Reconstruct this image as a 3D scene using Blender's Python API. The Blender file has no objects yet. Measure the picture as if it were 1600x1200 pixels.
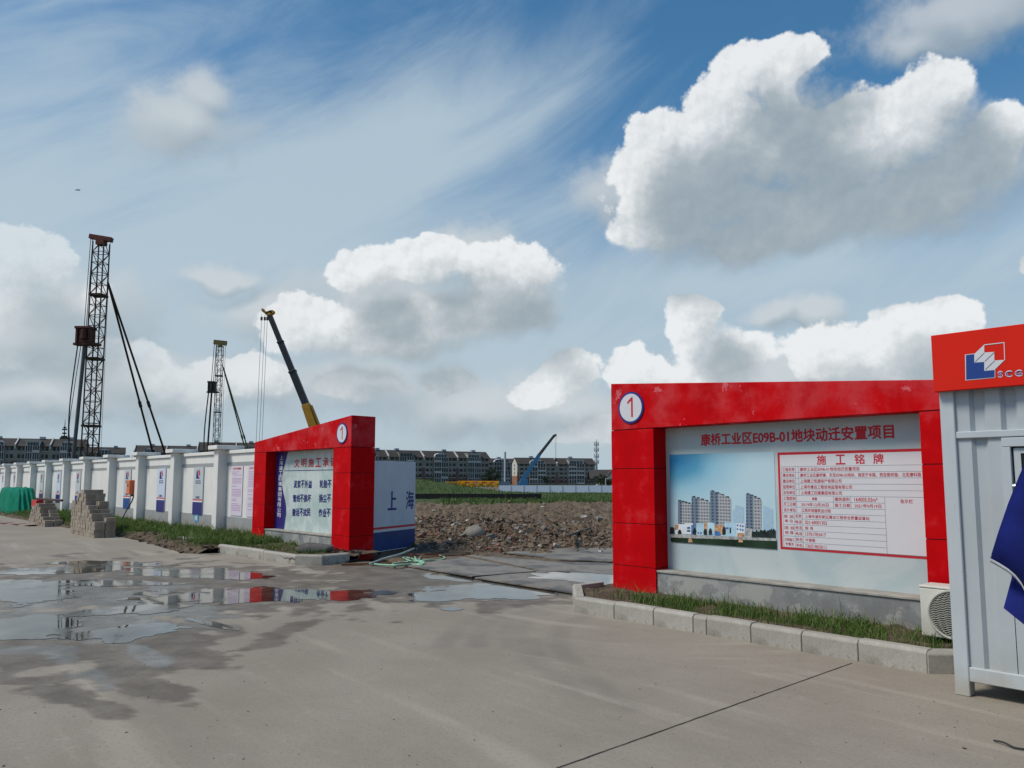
import bpy, math, random
import numpy as np
from mathutils import Vector, Matrix, noise as mnoise
R = math.radians
rng = random.Random(7)
sc = bpy.context.scene
COL = sc.collection

# ---------------------------------------------------------------- camera
F_PX, SH, EYE = 1200.0, 32.0, 1.65
PITCH, ROLL = math.atan(0.1), 0.001
cam = bpy.data.cameras.new("camera")
cam.sensor_width = 36.0
cam.lens = 36.0 * F_PX / 1600.0
cam.shift_y = SH / 1600.0
cam.clip_end = 30000
cam_o = bpy.data.objects.new("camera", cam)
COL.objects.link(cam_o)
CM = (Matrix.Rotation(math.pi / 2 + PITCH, 3, 'X') @ Matrix.Rotation(ROLL, 3, 'Z'))
cam_o.matrix_world = Matrix.Translation((0, 0, EYE)) @ CM.to_4x4()
sc.camera = cam_o
CMn = np.array(CM)

# ---------------------------------------------------------------- view, world, sun
sc.view_settings.view_transform = 'Standard'
sc.view_settings.look = 'None'
sc.view_settings.exposure = 0.0
sc.view_settings.gamma = 1.0
sc.cycles.max_bounces = 6
sc.cycles.diffuse_bounces = 3
SUN_AZ, SUN_EL = R(-108), R(52)          # azimuth from +Y towards +X
SUN_STRENGTH, SKY_STRENGTH = 2.9, 0.122
sun = bpy.data.lights.new("sun", 'SUN')
sun.energy = SUN_STRENGTH
sun.angle = R(18)
sun.color = (1.0, 0.93, 0.82)
sun_o = bpy.data.objects.new("sun", sun)
COL.objects.link(sun_o)
sdir = Vector((math.sin(SUN_AZ) * math.cos(SUN_EL), math.cos(SUN_AZ) * math.cos(SUN_EL), math.sin(SUN_EL)))
sun_o.rotation_euler = sdir.to_track_quat('Z', 'Y').to_euler()
sun_o.location = sdir * 60


def ray(px, py):
    return CM @ Vector(((px - 800) / F_PX, -(py - 600 - SH) / F_PX, -1))


class NT:
    """tiny node-tree writer"""
    def __init__(s, nt):
        s.nt = nt

    def n(s, typ, ins=None, **kw):
        nd = s.nt.nodes.new(typ)
        for k, v in kw.items():
            setattr(nd, k, v)
        for k, v in (ins or {}).items():
            if isinstance(v, bpy.types.NodeSocket):
                s.nt.links.new(v, nd.inputs[k])
            else:
                nd.inputs[k].default_value = v
        return nd

    def math(s, op, a, b=None, c=None, clamp=False):
        ins = {0: a}
        if b is not None: ins[1] = b
        if c is not None: ins[2] = c
        nd = s.n('ShaderNodeMath', ins, operation=op)
        nd.use_clamp = clamp
        return nd.outputs[0]

    def vm(s, op, a, b=None, c=None, out=0):
        ins = {0: a}
        if b is not None: ins[1] = b
        if c is not None: ins[2] = c
        return s.n('ShaderNodeVectorMath', ins, operation=op).outputs[out]

    def mix(s, f, a, b):
        nd = s.n('ShaderNodeMix', data_type='RGBA')
        for i, v in ((0, f), (6, a), (7, b)):
            if isinstance(v, bpy.types.NodeSocket):
                s.nt.links.new(v, nd.inputs[i])
            else:
                nd.inputs[i].default_value = v if i == 0 else (*v[:3], 1)
        return nd.outputs[2]

    def ramp(s, x, lo, hi, a=0.0, b=1.0, smooth=True):
        nd = s.n('ShaderNodeMapRange', {0: x, 1: lo, 2: hi, 3: a, 4: b},
                 interpolation_type='SMOOTHSTEP' if smooth else 'LINEAR')
        return nd.outputs[0]

    def noise(s, v, scale, detail=4.0, rough=0.55, dist=0.0):
        return s.n('ShaderNodeTexNoise', {'Vector': v, 'Scale': scale, 'Detail': detail,
                                          'Roughness': rough, 'Distortion': dist}).outputs[0]

    def link(s, a, b):
        s.nt.links.new(a, b)


# sky coordinates: (azimuth, elevation) in hundredths of a radian / 8.33, so that 1 unit = 100/1200 rad
def ae(px, py):
    d = ray(px, py).normalized()
    return math.atan2(d.x, d.y) * 12, math.asin(d.z) * 12


def blob_group(name, blobs, k=0.35):
    g = bpy.data.node_groups.new(name, 'ShaderNodeTree')
    g.interface.new_socket('P', in_out='INPUT', socket_type='NodeSocketVector')
    g.interface.new_socket('F', in_out='OUTPUT', socket_type='NodeSocketFloat')
    t = NT(g)
    p = t.n('NodeGroupInput').outputs[0]
    cur = None
    for (px, py, rx, ry) in blobs:
        a, e = ae(px, py)
        sx, sy = 100 / rx, 100 / ry
        q = t.vm('MULTIPLY_ADD', p, (sx, sy, 0), (-a * sx, -e * sy, 0))
        l = t.vm('LENGTH', q, out=1)
        cur = l if cur is None else t.math('SMOOTH_MIN', cur, l, k)
    f = t.math('SUBTRACT', 1.0, cur)
    o = t.n('NodeGroupOutput')
    t.link(f, o.inputs[0])
    return g


# cumulus puffs: centre and half size in the photograph's sky directions
CRISP = [(1305, 268, 90, 70), (1215, 150, 70, 50), (1170, 120, 62, 44), (1245, 98, 58, 48),
         (1030, 250, 105, 80), (1130, 225, 130, 95), (1235, 215, 120, 90), (1090, 310, 170, 85), (1260, 330, 230, 85), (1190, 375, 200, 48), (1040, 360, 110, 50),
         (1380, 220, 90, 75), (1455, 180, 72, 80), (1525, 250, 95, 78), (1420, 310, 190, 78),
         (575, 425, 80, 50), (675, 410, 76, 52), (790, 440, 115, 76), (690, 495, 220, 62), (480, 515, 90, 56), (820, 490, 70, 52), (600, 535, 170, 42),
         (995, 578, 62, 46), (1095, 508, 54, 60), (1140, 560, 82, 56), (1310, 560, 85, 62), (1395, 530, 56, 62), (1480, 520, 62, 54), (1440, 580, 150, 60),
         (890, 590, 62, 56), (850, 622, 62, 34), (945, 678, 110, 34), (1625, 420, 34, 30), (1060, 605, 120, 40),
         (45, 415, 64, 60), (50, 480, 110, 66), (120, 560, 140, 52), (390, 590, 80, 46), (560, 605, 110, 44), (230, 615, 140, 44), (700, 590, 62, 30)]
SOFT = [(1210, 590, 260, 50), (880, 650, 190, 50), (320, 150, 70, 56), (290, 190, 115, 70), (340, 428, 72, 28), (150, 480, 120, 70), (30, 530, 200, 80), 
        (1500, 25, 190, 62), (1420, 75, 80, 40), (1215, 490, 60, 30), (1275, 492, 44, 30), (970, 300, 110, 70), (740, 400, 150, 60), 
        (390, 590, 130, 60), (560, 610, 200, 70), (230, 600, 200, 70), (60, 620, 240, 60), (420, 500, 130, 60), (750, 640, 260, 60), (600, 470, 200, 90)]
VEIL = [(400, 340, 400, 210), (1150, 440, 380, 60), (60, 380, 260, 220), (500, 560, 900, 180), (1300, 600, 500, 130)]

world = bpy.data.worlds.new("World")
sc.world = world
world.use_nodes = True
wn = world.node_tree
wn.nodes.clear()
t = NT(wn)
gen = t.n('ShaderNodeTexCoord').outputs['Generated']
dirv = t.vm('NORMALIZE', gen)
xyz = t.n('ShaderNodeSeparateXYZ', {0: dirv})
az = t.math('MULTIPLY', t.math('ARCTAN2', xyz.outputs[0], xyz.outputs[1]), 12.0)
el = t.math('MULTIPLY', t.math('ARCSINE', xyz.outputs[2]), 12.0)
P = t.n('ShaderNodeCombineXYZ', {0: az, 1: el, 2: 0.0}).outputs[0]
# warp the blob coordinates a little so puffs are not ellipses
wv = t.n('ShaderNodeTexNoise', {'Vector': dirv, 'Scale': 11.0, 'Detail': 3.0, 'Roughness': 0.55}).outputs[1]
PW = t.vm('ADD', P, t.vm('MULTIPLY', t.vm('SUBTRACT', wv, (0.5, 0.5, 0.5)), (0.9, 0.7, 0)))
sky = t.n('ShaderNodeTexSky', sky_type='NISHITA', sun_disc=False, sun_elevation=SUN_EL, sun_rotation=SUN_AZ,
          altitude=0.0, air_density=1.0, dust_density=0.6, ozone_density=1.6).outputs[0]
skyc = t.vm('SCALE', sky, None)
skyc.node.inputs[3].default_value = SKY_STRENGTH
skyc = t.n('ShaderNodeHueSaturation', {'Saturation': 1.28, 'Hue': 0.49, 'Color': skyc}).outputs[0]


def detail(v):
    vor = t.n('ShaderNodeTexVoronoi', {'Vector': v, 'Scale': 24.0, 'Detail': 3.0, 'Roughness': 0.60, 'Lacunarity': 2.3}, feature='F1', normalize=False).outputs[0]
    nz = t.noise(v, 11.0, 6.0, 0.55)
    return t.math('ADD', t.math('MULTIPLY', t.math('SUBTRACT', 0.84, vor), 0.46), t.math('MULTIPLY', t.math('SUBTRACT', nz, 0.5), 1.0))


LV = Vector((-0.62, -0.1, 0.78)).normalized()
gC = blob_group('puffs', CRISP)
gS = blob_group('soft_puffs', SOFT)
gV = blob_group('veil', VEIL, 0.6)


def grp(g, p):
    nd = wn.nodes.new('ShaderNodeGroup')
    nd.node_tree = g
    t.link(p, nd.inputs[0])
    return nd.outputs[0]


FC = grp(gC, PW)
FC2 = grp(gC, t.vm('ADD', PW, (-0.24, 0.40, 0)))
N1 = detail(dirv)
N2 = detail(t.vm('ADD', dirv, tuple(LV * 0.036)))
dens = t.math('ADD', t.math('MULTIPLY', FC, 1.35), t.math('MULTIPLY', N1, 0.56))
dens2 = t.math('ADD', t.math('MULTIPLY', FC2, 1.15), t.math('MULTIPLY', N2, 0.56))
# crisp towards the top, ragged and soft towards the base of a puff
slope = t.math('SUBTRACT', FC, FC2)
edge = t.ramp(slope, -0.12, 0.16, 0.75, 0.15)
aC = t.math('DIVIDE', t.math('SUBTRACT', dens, 0.04), edge, clamp=True)
aC = t.math('MULTIPLY', aC, t.math('MULTIPLY', aC, t.math('SUBTRACT', 3.0, t.math('MULTIPLY', aC, 2.0))))
FC3 = grp(gC, t.vm('ADD', PW, (-0.42, 0.72, 0)))
N3 = detail(t.vm('ADD', dirv, tuple(LV * 0.009)))
far_ = t.ramp(t.math('ADD', t.math('MULTIPLY', FC3, 1.2), t.math('MULTIPLY', N2, 0.35)), -0.35, 0.85, 1.0, 0.0)
near_ = t.ramp(dens2, -0.25, 0.75, 1.0, 0.0)
lit = t.math('ADD', t.math('MULTIPLY', far_, 0.52), t.math('MULTIPLY', near_, 0.36))
lit = t.math('ADD', lit, t.math('MULTIPLY', t.math('ADD', t.math('MULTIPLY', N1, 0.20), t.math('MULTIPLY', t.math('SUBTRACT', N1, N3), 0.40)), t.ramp(far_, 0.0, 0.8, 0.30, 1.0)))
low_ = t.ramp(el, 0.2, 3.2, 0.16, 0.0)
lit = t.math('ADD', t.math('ADD', lit, low_), 0.14, clamp=True)
cr = t.n('ShaderNodeValToRGB', {0: lit})
cr.color_ramp.elements[0].color = (0.265, 0.340, 0.395, 1)
cr.color_ramp.elements[1].color = (0.86, 0.88, 0.89, 1)
e_ = cr.color_ramp.elements.new(0.3); e_.color = (0.41, 0.47, 0.505, 1)
e_ = cr.color_ramp.elements.new(0.65); e_.color = (0.61, 0.65, 0.675, 1)
aC = t.math('MULTIPLY', aC, t.math('MULTIPLY', t.ramp(el, 0.0, 2.5, 0.72, 0.97), t.ramp(az, ae(250, 500)[0], ae(560, 450)[0], 0.50, 0.96)))
# soft clouds
FS = grp(gS, PW)
NS = t.noise(dirv, 16.0, 6.0, 0.62)
dS = t.math('ADD', FS, t.math('MULTIPLY', t.math('SUBTRACT', NS, 0.5), 1.5))
aS = t.math('MULTIPLY', t.ramp(dS, -0.05, 0.75), 0.75)
FS2 = grp(gS, t.vm('ADD', PW, (-0.15, 0.25, 0)))
litS = t.math('ADD', 0.45, t.math('MULTIPLY', t.math('SUBTRACT', FS, FS2), 1.3), clamp=True)
colS = t.mix(litS, (0.34, 0.41, 0.46), (0.62, 0.66, 0.68))
# cirrus veil, streaked along a slanted direction
FV = grp(gV, PW)
st = t.n('ShaderNodeMapping', {'Vector': P, 'Rotation': (0, 0, R(25)), 'Scale': (5.5, 1.25, 1)}, vector_type='TEXTURE').outputs[0]
NV = t.noise(st, 1.0, 6.0, 0.62, 0.6)
NV2 = t.noise(dirv, 3.0, 3.0, 0.5)
vd = t.math('ADD', t.math('MULTIPLY', FV, 0.75), t.math('ADD', t.math('MULTIPLY', t.math('SUBTRACT', NV, 0.5), 2.1), t.math('MULTIPLY', t.math('SUBTRACT', NV2, 0.5), 0.8)))
# the long bright cirrus band slanting up to the right, sharp along its lower edge
ba, be = ae(720, 240)
sS = t.n('ShaderNodeSeparateXYZ', {0: st})
r25 = R(25)
y0 = (-math.sin(r25) * ba + math.cos(r25) * be) / 1.25
x0 = (math.cos(r25) * ba + math.sin(r25) * be) / 5.5
dy = t.math('ADD', t.math('SUBTRACT', sS.outputs[1], y0), t.math('MULTIPLY', t.math('SUBTRACT', t.noise(P, 0.35, 4.0), 0.5), 0.7))
band = t.math('MULTIPLY', t.math('MULTIPLY', t.ramp(dy, -0.42, 0.0), t.ramp(dy, 0.05, 1.15, 1.0, 0.0)), t.ramp(t.math('ABSOLUTE', t.math('SUBTRACT', sS.outputs[0], x0)), 0.25, 0.75, 1.0, 0.0))
vd = t.math('ADD', vd, t.math('MULTIPLY', band, 0.62))
aV = t.math('MULTIPLY', t.ramp(vd, -0.80, 0.75), 0.90)
aH = t.ramp(el, 0.0, 5.5, 0.90, 0.0)
base = t.mix(aH, skyc, (0.43, 0.505, 0.555))
base = t.mix(aV, base, (0.46, 0.57, 0.65))
base = t.mix(aS, base, colS)
base = t.mix(aC, base, cr.outputs[0])
under = t.ramp(el, -0.6, 0.0)
base = t.mix(under, (0.14, 0.13, 0.11), base)
bg = t.n('ShaderNodeBackground', {0: base, 1: 1.0})
wo = t.n('ShaderNodeOutputWorld')
t.link(bg.outputs[0], wo.inputs[0])
world.cycles.sampling_method = 'MANUAL'
world.cycles.sample_map_resolution = 256

# ---------------------------------------------------------------- places
_n = math.hypot(1090, 1200)
U = Vector((1090 / _n, -1200 / _n, 0))       # along the gate line, to the right
V = Vector((1200 / _n, 1090 / _n, 0))        # away from the camera, into the site
A = math.atan2(U.y, U.x)
P0 = Vector((1.44, 11.11, 0))
Z1 = Vector((0, 0, 1))


def g2w(u, v, z=0.0):
    return P0 + U * u + V * v + Z1 * z


def w2g(p):
    d = Vector((p[0], p[1], 0)) - P0
    return d.dot(U), d.dot(V)


def ground(px, py, z=0.0):
    d = ray(px, py)
    return d * ((z - EYE) / d.z) + Z1 * EYE


def at(px, py, y):
    """the point seen at pixel px, py at depth y metres"""
    d = ray(px, py)
    return d * (y / d.y) + Z1 * EYE


def onv(px, py, v):
    """u, z where the sight line meets the plane v = const of the gate line"""
    d = ray(px, py)
    k = (v + P0.dot(V)) / d.dot(V)
    p = d * k + Z1 * EYE
    return w2g(p)[0], p.z


def projn(X, Y, Zz):
    q = np.stack([X, Y, Zz - EYE], -1) @ CMn
    w = np.where(-q[..., 2] > 0.3, -q[..., 2], np.nan)
    return 800 + F_PX * q[..., 0] / w, 600 + SH - F_PX * q[..., 1] / w


# ---------------------------------------------------------------- materials
MATS = {}


def M(name, col, rough=0.6, metal=0.0, var=0.12, sc_=3.0, bump=0.0, bsc=40.0, spots=None, fine=0.0, rnd=0.0, spec=0.25, streak=None, low=None, spots2=None):
    """base colour with broad and fine variation, optional spots (colour, scale, lo, hi, amount),
    vertical streaks (colour, scale, amount), soiling near the foot (colour, z0, z1)"""
    if name in MATS: return MATS[name]
    m = bpy.data.materials.new(name)
    m.use_nodes = True
    m.node_tree.nodes.clear()
    t = NT(m.node_tree)
    tc = t.n('ShaderNodeTexCoord').outputs['Object']
    c = col
    if var:
        f = t.noise(tc, sc_, 5.0, 0.6)
        f = t.ramp(f, 0.3, 0.7)
        c = t.mix(f, [x * (1 - var) for x in col], [min(1, x * (1 + var)) for x in col])
    if fine:
        f = t.ramp(t.noise(tc, sc_ * 25, 3.0, 0.7), 0.35, 0.65)
        c = t.mix(f, t.mix(fine, c, (0.02, 0.02, 0.02)), c)
    if streak:
        q = t.n('ShaderNodeMapping', {'Vector': tc, 'Scale': (1, 1, 0.08)}).outputs[0]
        f = t.math('MULTIPLY', t.ramp(t.noise(q, streak[1], 5.0, 0.65), 0.5, 0.8), streak[2])
        c = t.mix(f, c, streak[0])
    if spots:
        f = t.math('MULTIPLY', t.ramp(t.noise(tc, spots[1], 8.0, 0.65), spots[2], spots[3]), spots[4])
        c = t.mix(f, c, spots[0])
    if spots2:
        f = t.math('MULTIPLY', t.ramp(t.noise(tc, spots2[1], 8.0, 0.7), spots2[2], spots2[3]), spots2[4])
        c = t.mix(f, c, spots2[0])
    if low:
        z = t.n('ShaderNodeSeparateXYZ', {0: tc}).outputs[2]
        z = t.math('ADD', z, t.math('MULTIPLY', t.math('SUBTRACT', t.noise(tc, 4.0, 5.0), 0.5), 0.5))
        c = t.mix(t.math('MULTIPLY', t.ramp(z, low[1], low[2], 1.0, 0.0), low[3]), c, low[0])
    if rnd:
        oi = t.n('ShaderNodeObjectInfo').outputs['Random']
        c = t.n('ShaderNodeHueSaturation', {'Value': t.ramp(oi, 0, 1, 1 - rnd, 1 + rnd, False), 'Color': c if isinstance(c, bpy.types.NodeSocket) else (*c[:3], 1)}).outputs[0]
    b = t.n('ShaderNodeBsdfPrincipled', {'Roughness': rough, 'Metallic': metal, 'Specular IOR Level': spec})
    if isinstance(c, bpy.types.NodeSocket): t.link(c, b.inputs[0])
    else: b.inputs[0].default_value = (*c, 1)
    if bump:
        bp = t.n('ShaderNodeBump', {'Height': t.noise(tc, bsc, 6.0, 0.65), 'Strength': bump, 'Distance': 0.02})
        t.link(bp.outputs[0], b.inputs['Normal'])
    o = t.n('ShaderNodeOutputMaterial')
    t.link(b.outputs[0], o.inputs[0])
    MATS[name] = m
    return m


RED = (0.50, 0.0025, 0.005)
m_red = M('red_paint', RED, 0.6, spec=.04, var=0.10, sc_=2.2, bump=0.05, bsc=30, spots=((0.58, 0.10, 0.11), 2.2, 0.52, 0.70, 0.25), low=((0.30, 0.07, 0.05), -0.1, 0.30, 0.55))
m_white_wall = M('white_wall_paint', (0.72, 0.71, 0.665), 0.7, var=0.04, sc_=1.5, bump=0.08, bsc=60, streak=((0.42, 0.405, 0.36), 5, 0.35), low=((0.33, 0.29, 0.22), 0.0, 0.5, 0.7))
m_grey_band = M('grey_band_paint', (0.31, 0.32, 0.32), 0.75, var=0.06, low=((0.26, 0.23, 0.17), 0.1, 0.6, 0.7))
m_cement = M('cement_render', (0.25, 0.26, 0.255), 0.75, var=0.25, sc_=2.0, fine=0.12, bump=0.12, bsc=50, spots=((0.37, 0.365, 0.335), 1.5, 0.49, 0.54, 0.75), spots2=((0.17, 0.178, 0.178), 2.1, 0.55, 0.6, 0.65), low=((0.24, 0.21, 0.16), 0.0, 0.25, 0.6))
m_cement_top = M('cement_ledge', (0.31, 0.295, 0.26), 0.8, var=0.2, sc_=5)
m_kerb = M('kerb_granite', (0.385, 0.365, 0.315), 0.8, var=0.12, sc_=3, fine=0.2, bump=0.15, bsc=60, spots=((0.20, 0.175, 0.14), 3.5, 0.55, 0.66, 0.7), spots2=((0.13, 0.12, 0.105), 1.2, 0.60, 0.63, 0.45), low=((0.16, 0.135, 0.10), -0.1, 0.06, 0.75), rnd=0.08)
m_soil = M('soil', (0.115, 0.085, 0.055), 0.95, var=0.4, sc_=5, fine=0.3, bump=0.6, bsc=25)
m_tyres = M('dark_rubber', (0.02, 0.02, 0.02), 0.8)


def image_panel(name, c0, c1, scale, rough=0.35):
    m = bpy.data.materials.new(name)
    m.use_nodes = True
    m.node_tree.nodes.clear()
    t = NT(m.node_tree)
    tc = t.n('ShaderNodeTexCoord').outputs['Object']
    f = t.noise(tc, scale, 7.0, 0.65, 1.2)
    g = t.ramp(f, 0.42, 0.62)
    c = t.mix(g, c0, c1)
    b = t.n('ShaderNodeBsdfPrincipled', {'Base Color': c, 'Roughness': rough, 'Specular IOR Level': 0.4})
    o = t.n('ShaderNodeOutputMaterial')
    t.link(b.outputs[0], o.inputs[0])
    return m


m_panel_r = image_panel('printed_backing', (0.40, 0.49, 0.50), (0.49, 0.54, 0.54), 0.9)
m_panel_l = image_panel('printed_backing_green', (0.40, 0.51, 0.48), (0.55, 0.61, 0.60), 1.8)
m_print_white = M('print_white', (0.68, 0.70, 0.73), 0.4, var=0.02)
m_sign_white = M('sign_white', (0.62, 0.62, 0.645), 0.4, var=0.02)
m_print_red = M('print_red', (0.52, 0.02, 0.03), 0.45, var=0)
m_print_navy = M('print_navy', (0.018, 0.025, 0.16), 0.45, var=0)
m_print_line = M('print_line', (0.16, 0.18, 0.22), 0.5, var=0)
m_gap = M('seam_black', (0.05, 0.006, 0.008), 0.8, var=0)

# ---------------------------------------------------------------- mesh builder
BASE = {}


class MB:
    def __init__(s, gate=False):
        s.v, s.f, s.m, s.gate, s.mi = [], [], [], gate, 0

    def add(s, vs, fs, mi=None):
        k = len(s.v)
        s.v += [Vector(p) for p in vs]
        s.f += [tuple(i + k for i in f) for f in fs]
        s.m += [s.mi if mi is None else mi] * len(fs)
        return s

    def hexa(s, c, mi=None):
        return s.add(c, [(3, 2, 1, 0), (4, 5, 6, 7), (0, 1, 5, 4), (1, 2, 6, 5), (2, 3, 7, 6), (3, 0, 4, 7)], mi)

    def box(s, x0, x1, y0, y1, z0, z1, mi=None):
        return s.hexa([(x0, y0, z0), (x1, y0, z0), (x1, y1, z0), (x0, y1, z0), (x0, y0, z1), (x1, y0, z1), (x1, y1, z1), (x0, y1, z1)], mi)

    def bar(s, p, q, w, h=None, mi=None, up=None, w2=None, h2=None):
        p, q = Vector(p), Vector(q)
        h = h or w
        d = (q - p).normalized()
        up = Vector(up) if up else (Z1 if abs(d.z) < 0.95 else Vector((0, 1, 0)))
        a = d.cross(up).normalized()
        b = a.cross(d).normalized()
        w2 = w2 or w; h2 = h2 or h
        c = [p - a * w / 2 - b * h / 2, p + a * w / 2 - b * h / 2, p + a * w / 2 + b * h / 2, p - a * w / 2 + b * h / 2,
             q - a * w2 / 2 - b * h2 / 2, q + a * w2 / 2 - b * h2 / 2, q + a * w2 / 2 + b * h2 / 2, q - a * w2 / 2 + b * h2 / 2]
        return s.hexa(c, mi)

    def tube(s, pts, r, n=8, mi=None, caps=True):
        pts = [Vector(p) for p in pts]
        rs = r if isinstance(r, (list, tuple)) else [r] * len(pts)
        vs, fs = [], []
        prev = None
        for i, p in enumerate(pts):
            d = (pts[min(i + 1, len(pts) - 1)] - pts[max(i - 1, 0)]).normalized()
            if prev is None:
                a = d.cross(Z1 if abs(d.z) < 0.9 else Vector((1, 0, 0))).normalized()
            else:
                a = (prev - d * prev.dot(d)).normalized()
            prev = a
            b = d.cross(a)
            for j in range(n):
                an = 2 * math.pi * j / n
                vs.append(p + (a * math.cos(an) + b * math.sin(an)) * rs[i])
        for i in range(len(pts) - 1):
            for j in range(n):
                fs.append((i * n + j, i * n + (j + 1) % n, (i + 1) * n + (j + 1) % n, (i + 1) * n + j))
        if caps:
            fs.append(tuple(range(n))[::-1])
            fs.append(tuple((len(pts) - 1) * n + j for j in range(n)))
        return s.add(vs, fs, mi)

    def prism(s, poly, y0, y1, mi=None):
        """polygon in x, z extruded in y (front at y0)"""
        n = len(poly)
        ar = sum(poly[i][0] * poly[(i + 1) % n][1] - poly[(i + 1) % n][0] * poly[i][1] for i in range(n))
        if ar < 0: poly = poly[::-1]
        vs = [(x, y0, z) for x, z in poly] + [(x, y1, z) for x, z in poly]
        fs = [tuple(range(n)), tuple(range(2 * n - 1, n - 1, -1))]
        fs += [(i, i + n, (i + 1) % n + n, (i + 1) % n) for i in range(n)]
        return s.add(vs, fs, mi)

    def build(s, name, mats, parent=None, base=None, bevel=0.0, smooth=False, seg=1):
        if parent is not None: base = BASE[parent]
        b = Vector(base) if base is not None else Vector((0, 0, 0))
        me = bpy.data.meshes.new(name)
        me.from_pydata([tuple(p - b) for p in s.v], [], s.f)
        for m in (mats if isinstance(mats, (list, tuple)) else [mats]): me.materials.append(m)
        me.polygons.foreach_set('material_index', s.m)
        if smooth: me.polygons.foreach_set('use_smooth', [True] * len(s.f))
        me.update()
        o = bpy.data.objects.new(name, me)
        COL.objects.link(o)
        if parent is not None:
            o.parent = parent
        else:
            place(o, b, s.gate)
        BASE[o] = b
        if bevel:
            bv = o.modifiers.new('edge', 'BEVEL')
            bv.width = bevel; bv.segments = seg; bv.limit_method = 'ANGLE'; bv.angle_limit = R(40)
        return o


def place(o, b, gate):
    if gate:
        o.location = g2w(*b)
        o.rotation_euler = (0, 0, A)
    else:
        o.location = b


def tag(o, label=None, cat=None, group=None, kind=None):
    if label: o['label'] = label
    if cat: o['category'] = cat
    if group: o['group'] = group
    if kind: o['kind'] = kind
    return o


def thing(name, label, cat, base, gate=False, group=None):
    o = bpy.data.objects.new(name, None)
    o.empty_display_size = 0.2
    COL.objects.link(o)
    place(o, Vector(base), gate)
    BASE[o] = Vector(base)
    return tag(o, label, cat, group)


def copy_tree(o, parent=None):
    c = o.copy()
    COL.objects.link(c)
    if parent: c.parent = parent
    BASE[c] = BASE.get(o, Vector((0, 0, 0)))
    for ch in list(o.children): copy_tree(ch, c)
    return c


TXT = {}


def text_polys(s, bold=0.0):
    k = (s, bold)
    if k not in TXT:
        c = bpy.data.curves.new('text', 'FONT')
        c.body = s
        c.size = 1
        c.offset = bold
        c.resolution_u = 3
        o = bpy.data.objects.new('text', c)
        COL.objects.link(o)
        bpy.context.view_layer.update()
        dg = bpy.context.evaluated_depsgraph_get()
        me = bpy.data.meshes.new_from_object(o.evaluated_get(dg))
        vs = [(v.co.x, v.co.y) for v in me.vertices]
        fs = [tuple(p.vertices) for p in me.polygons]
        bpy.data.objects.remove(o); bpy.data.curves.remove(c); bpy.data.meshes.remove(me)
        TXT[k] = (vs, fs)
    return TXT[k]


def put_text(mb, s, x0, x1, zc, h, y, bold=0.0, mi=None, shear=0.0):
    """flat lettering in the x-z plane facing -y; fits x0..x1 when x1 is given"""
    vs, fs = text_polys(s)
    if not vs: return
    xa, xb = min(p[0] for p in vs), max(p[0] for p in vs)
    za, zb = min(p[1] for p in vs), max(p[1] for p in vs)
    kz = h / (zb - za)
    kx = (x1 - x0) / (xb - xa) if x1 is not None else kz
    for k, (ox, oz) in enumerate(((0, 0), (1, 0), (-1, 0), (0, 1), (0, -1)) if bold else ((0, 0),)):
        mb.add([(x0 + (p[0] - xa) * kx + ox * bold * kz, y - k * .00008, zc + (p[1] - (za + zb) / 2) * kz + oz * bold * kz + shear * (p[0] - xa) * kx) for p in vs], fs, mi)


def flat(mb, poly, y, mi=None):
    n = len(poly)
    ar = sum(poly[i][0] * poly[(i + 1) % n][1] - poly[(i + 1) % n][0] * poly[i][1] for i in range(n))
    if ar < 0: poly = poly[::-1]
    mb.add([(x, y, z) for x, z in poly], [tuple(range(n))], mi)


def rect(mb, x0, x1, z0, z1, y, mi=None):
    flat(mb, [(x0, z0), (x1, z0), (x1, z1), (x0, z1)], y, mi)


def np_mesh(name, verts, faces, mats, smooth=True, attrs=None, base=(0, 0, 0), gate=False):
    me = bpy.data.meshes.new(name)
    verts = np.asarray(verts, dtype=np.float32) - np.asarray(base, dtype=np.float32)
    faces = np.asarray(faces, dtype=np.int32)
    k = faces.shape[1]
    me.vertices.add(len(verts)); me.vertices.foreach_set('co', verts.ravel())
    me.loops.add(faces.size); me.loops.foreach_set('vertex_index', faces.ravel())
    me.polygons.add(len(faces))
    me.polygons.foreach_set('loop_start', np.arange(len(faces), dtype=np.int32) * k)
    me.polygons.foreach_set('loop_total', np.full(len(faces), k, dtype=np.int32))
    me.polygons.foreach_set('use_smooth', np.full(len(faces), smooth, dtype=bool))
    for m in (mats if isinstance(mats, (list, tuple)) else [mats]): me.materials.append(m)
    me.update(calc_edges=True)
    for an, av in (attrs or {}).items():
        a = me.attributes.new(an, 'FLOAT', 'POINT')
        a.data.foreach_set('value', np.asarray(av, dtype=np.float32))
    o = bpy.data.objects.new(name, me)
    COL.objects.link(o)
    place(o, Vector(base), gate)
    BASE[o] = Vector(base)
    return o


def grid_faces(nr, nc):
    i = np.arange((nr - 1) * nc).reshape(nr - 1, nc)[:, :-1].ravel()
    return np.stack([i, i + 1, i + nc + 1, i + nc], 1)


def fbm(x, y, z=0.0, oc=5, h=0.9):
    return mnoise.fractal(Vector((x, y, z)), h, 2.1, oc)


def fbm_arr(X, Y, s, oc=5, z=0.0, h=0.9):
    xs, ys = (np.ravel(X) * s).tolist(), (np.ravel(Y) * s).tolist()
    return np.array([mnoise.fractal((a, b, z), h, 2.1, oc) for a, b in zip(xs, ys)]).reshape(np.shape(X))


def sstep(x, a, b):
    q = np.clip((x - a) / (b - a), 0, 1)
    return q * q * (3 - 2 * q)

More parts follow.
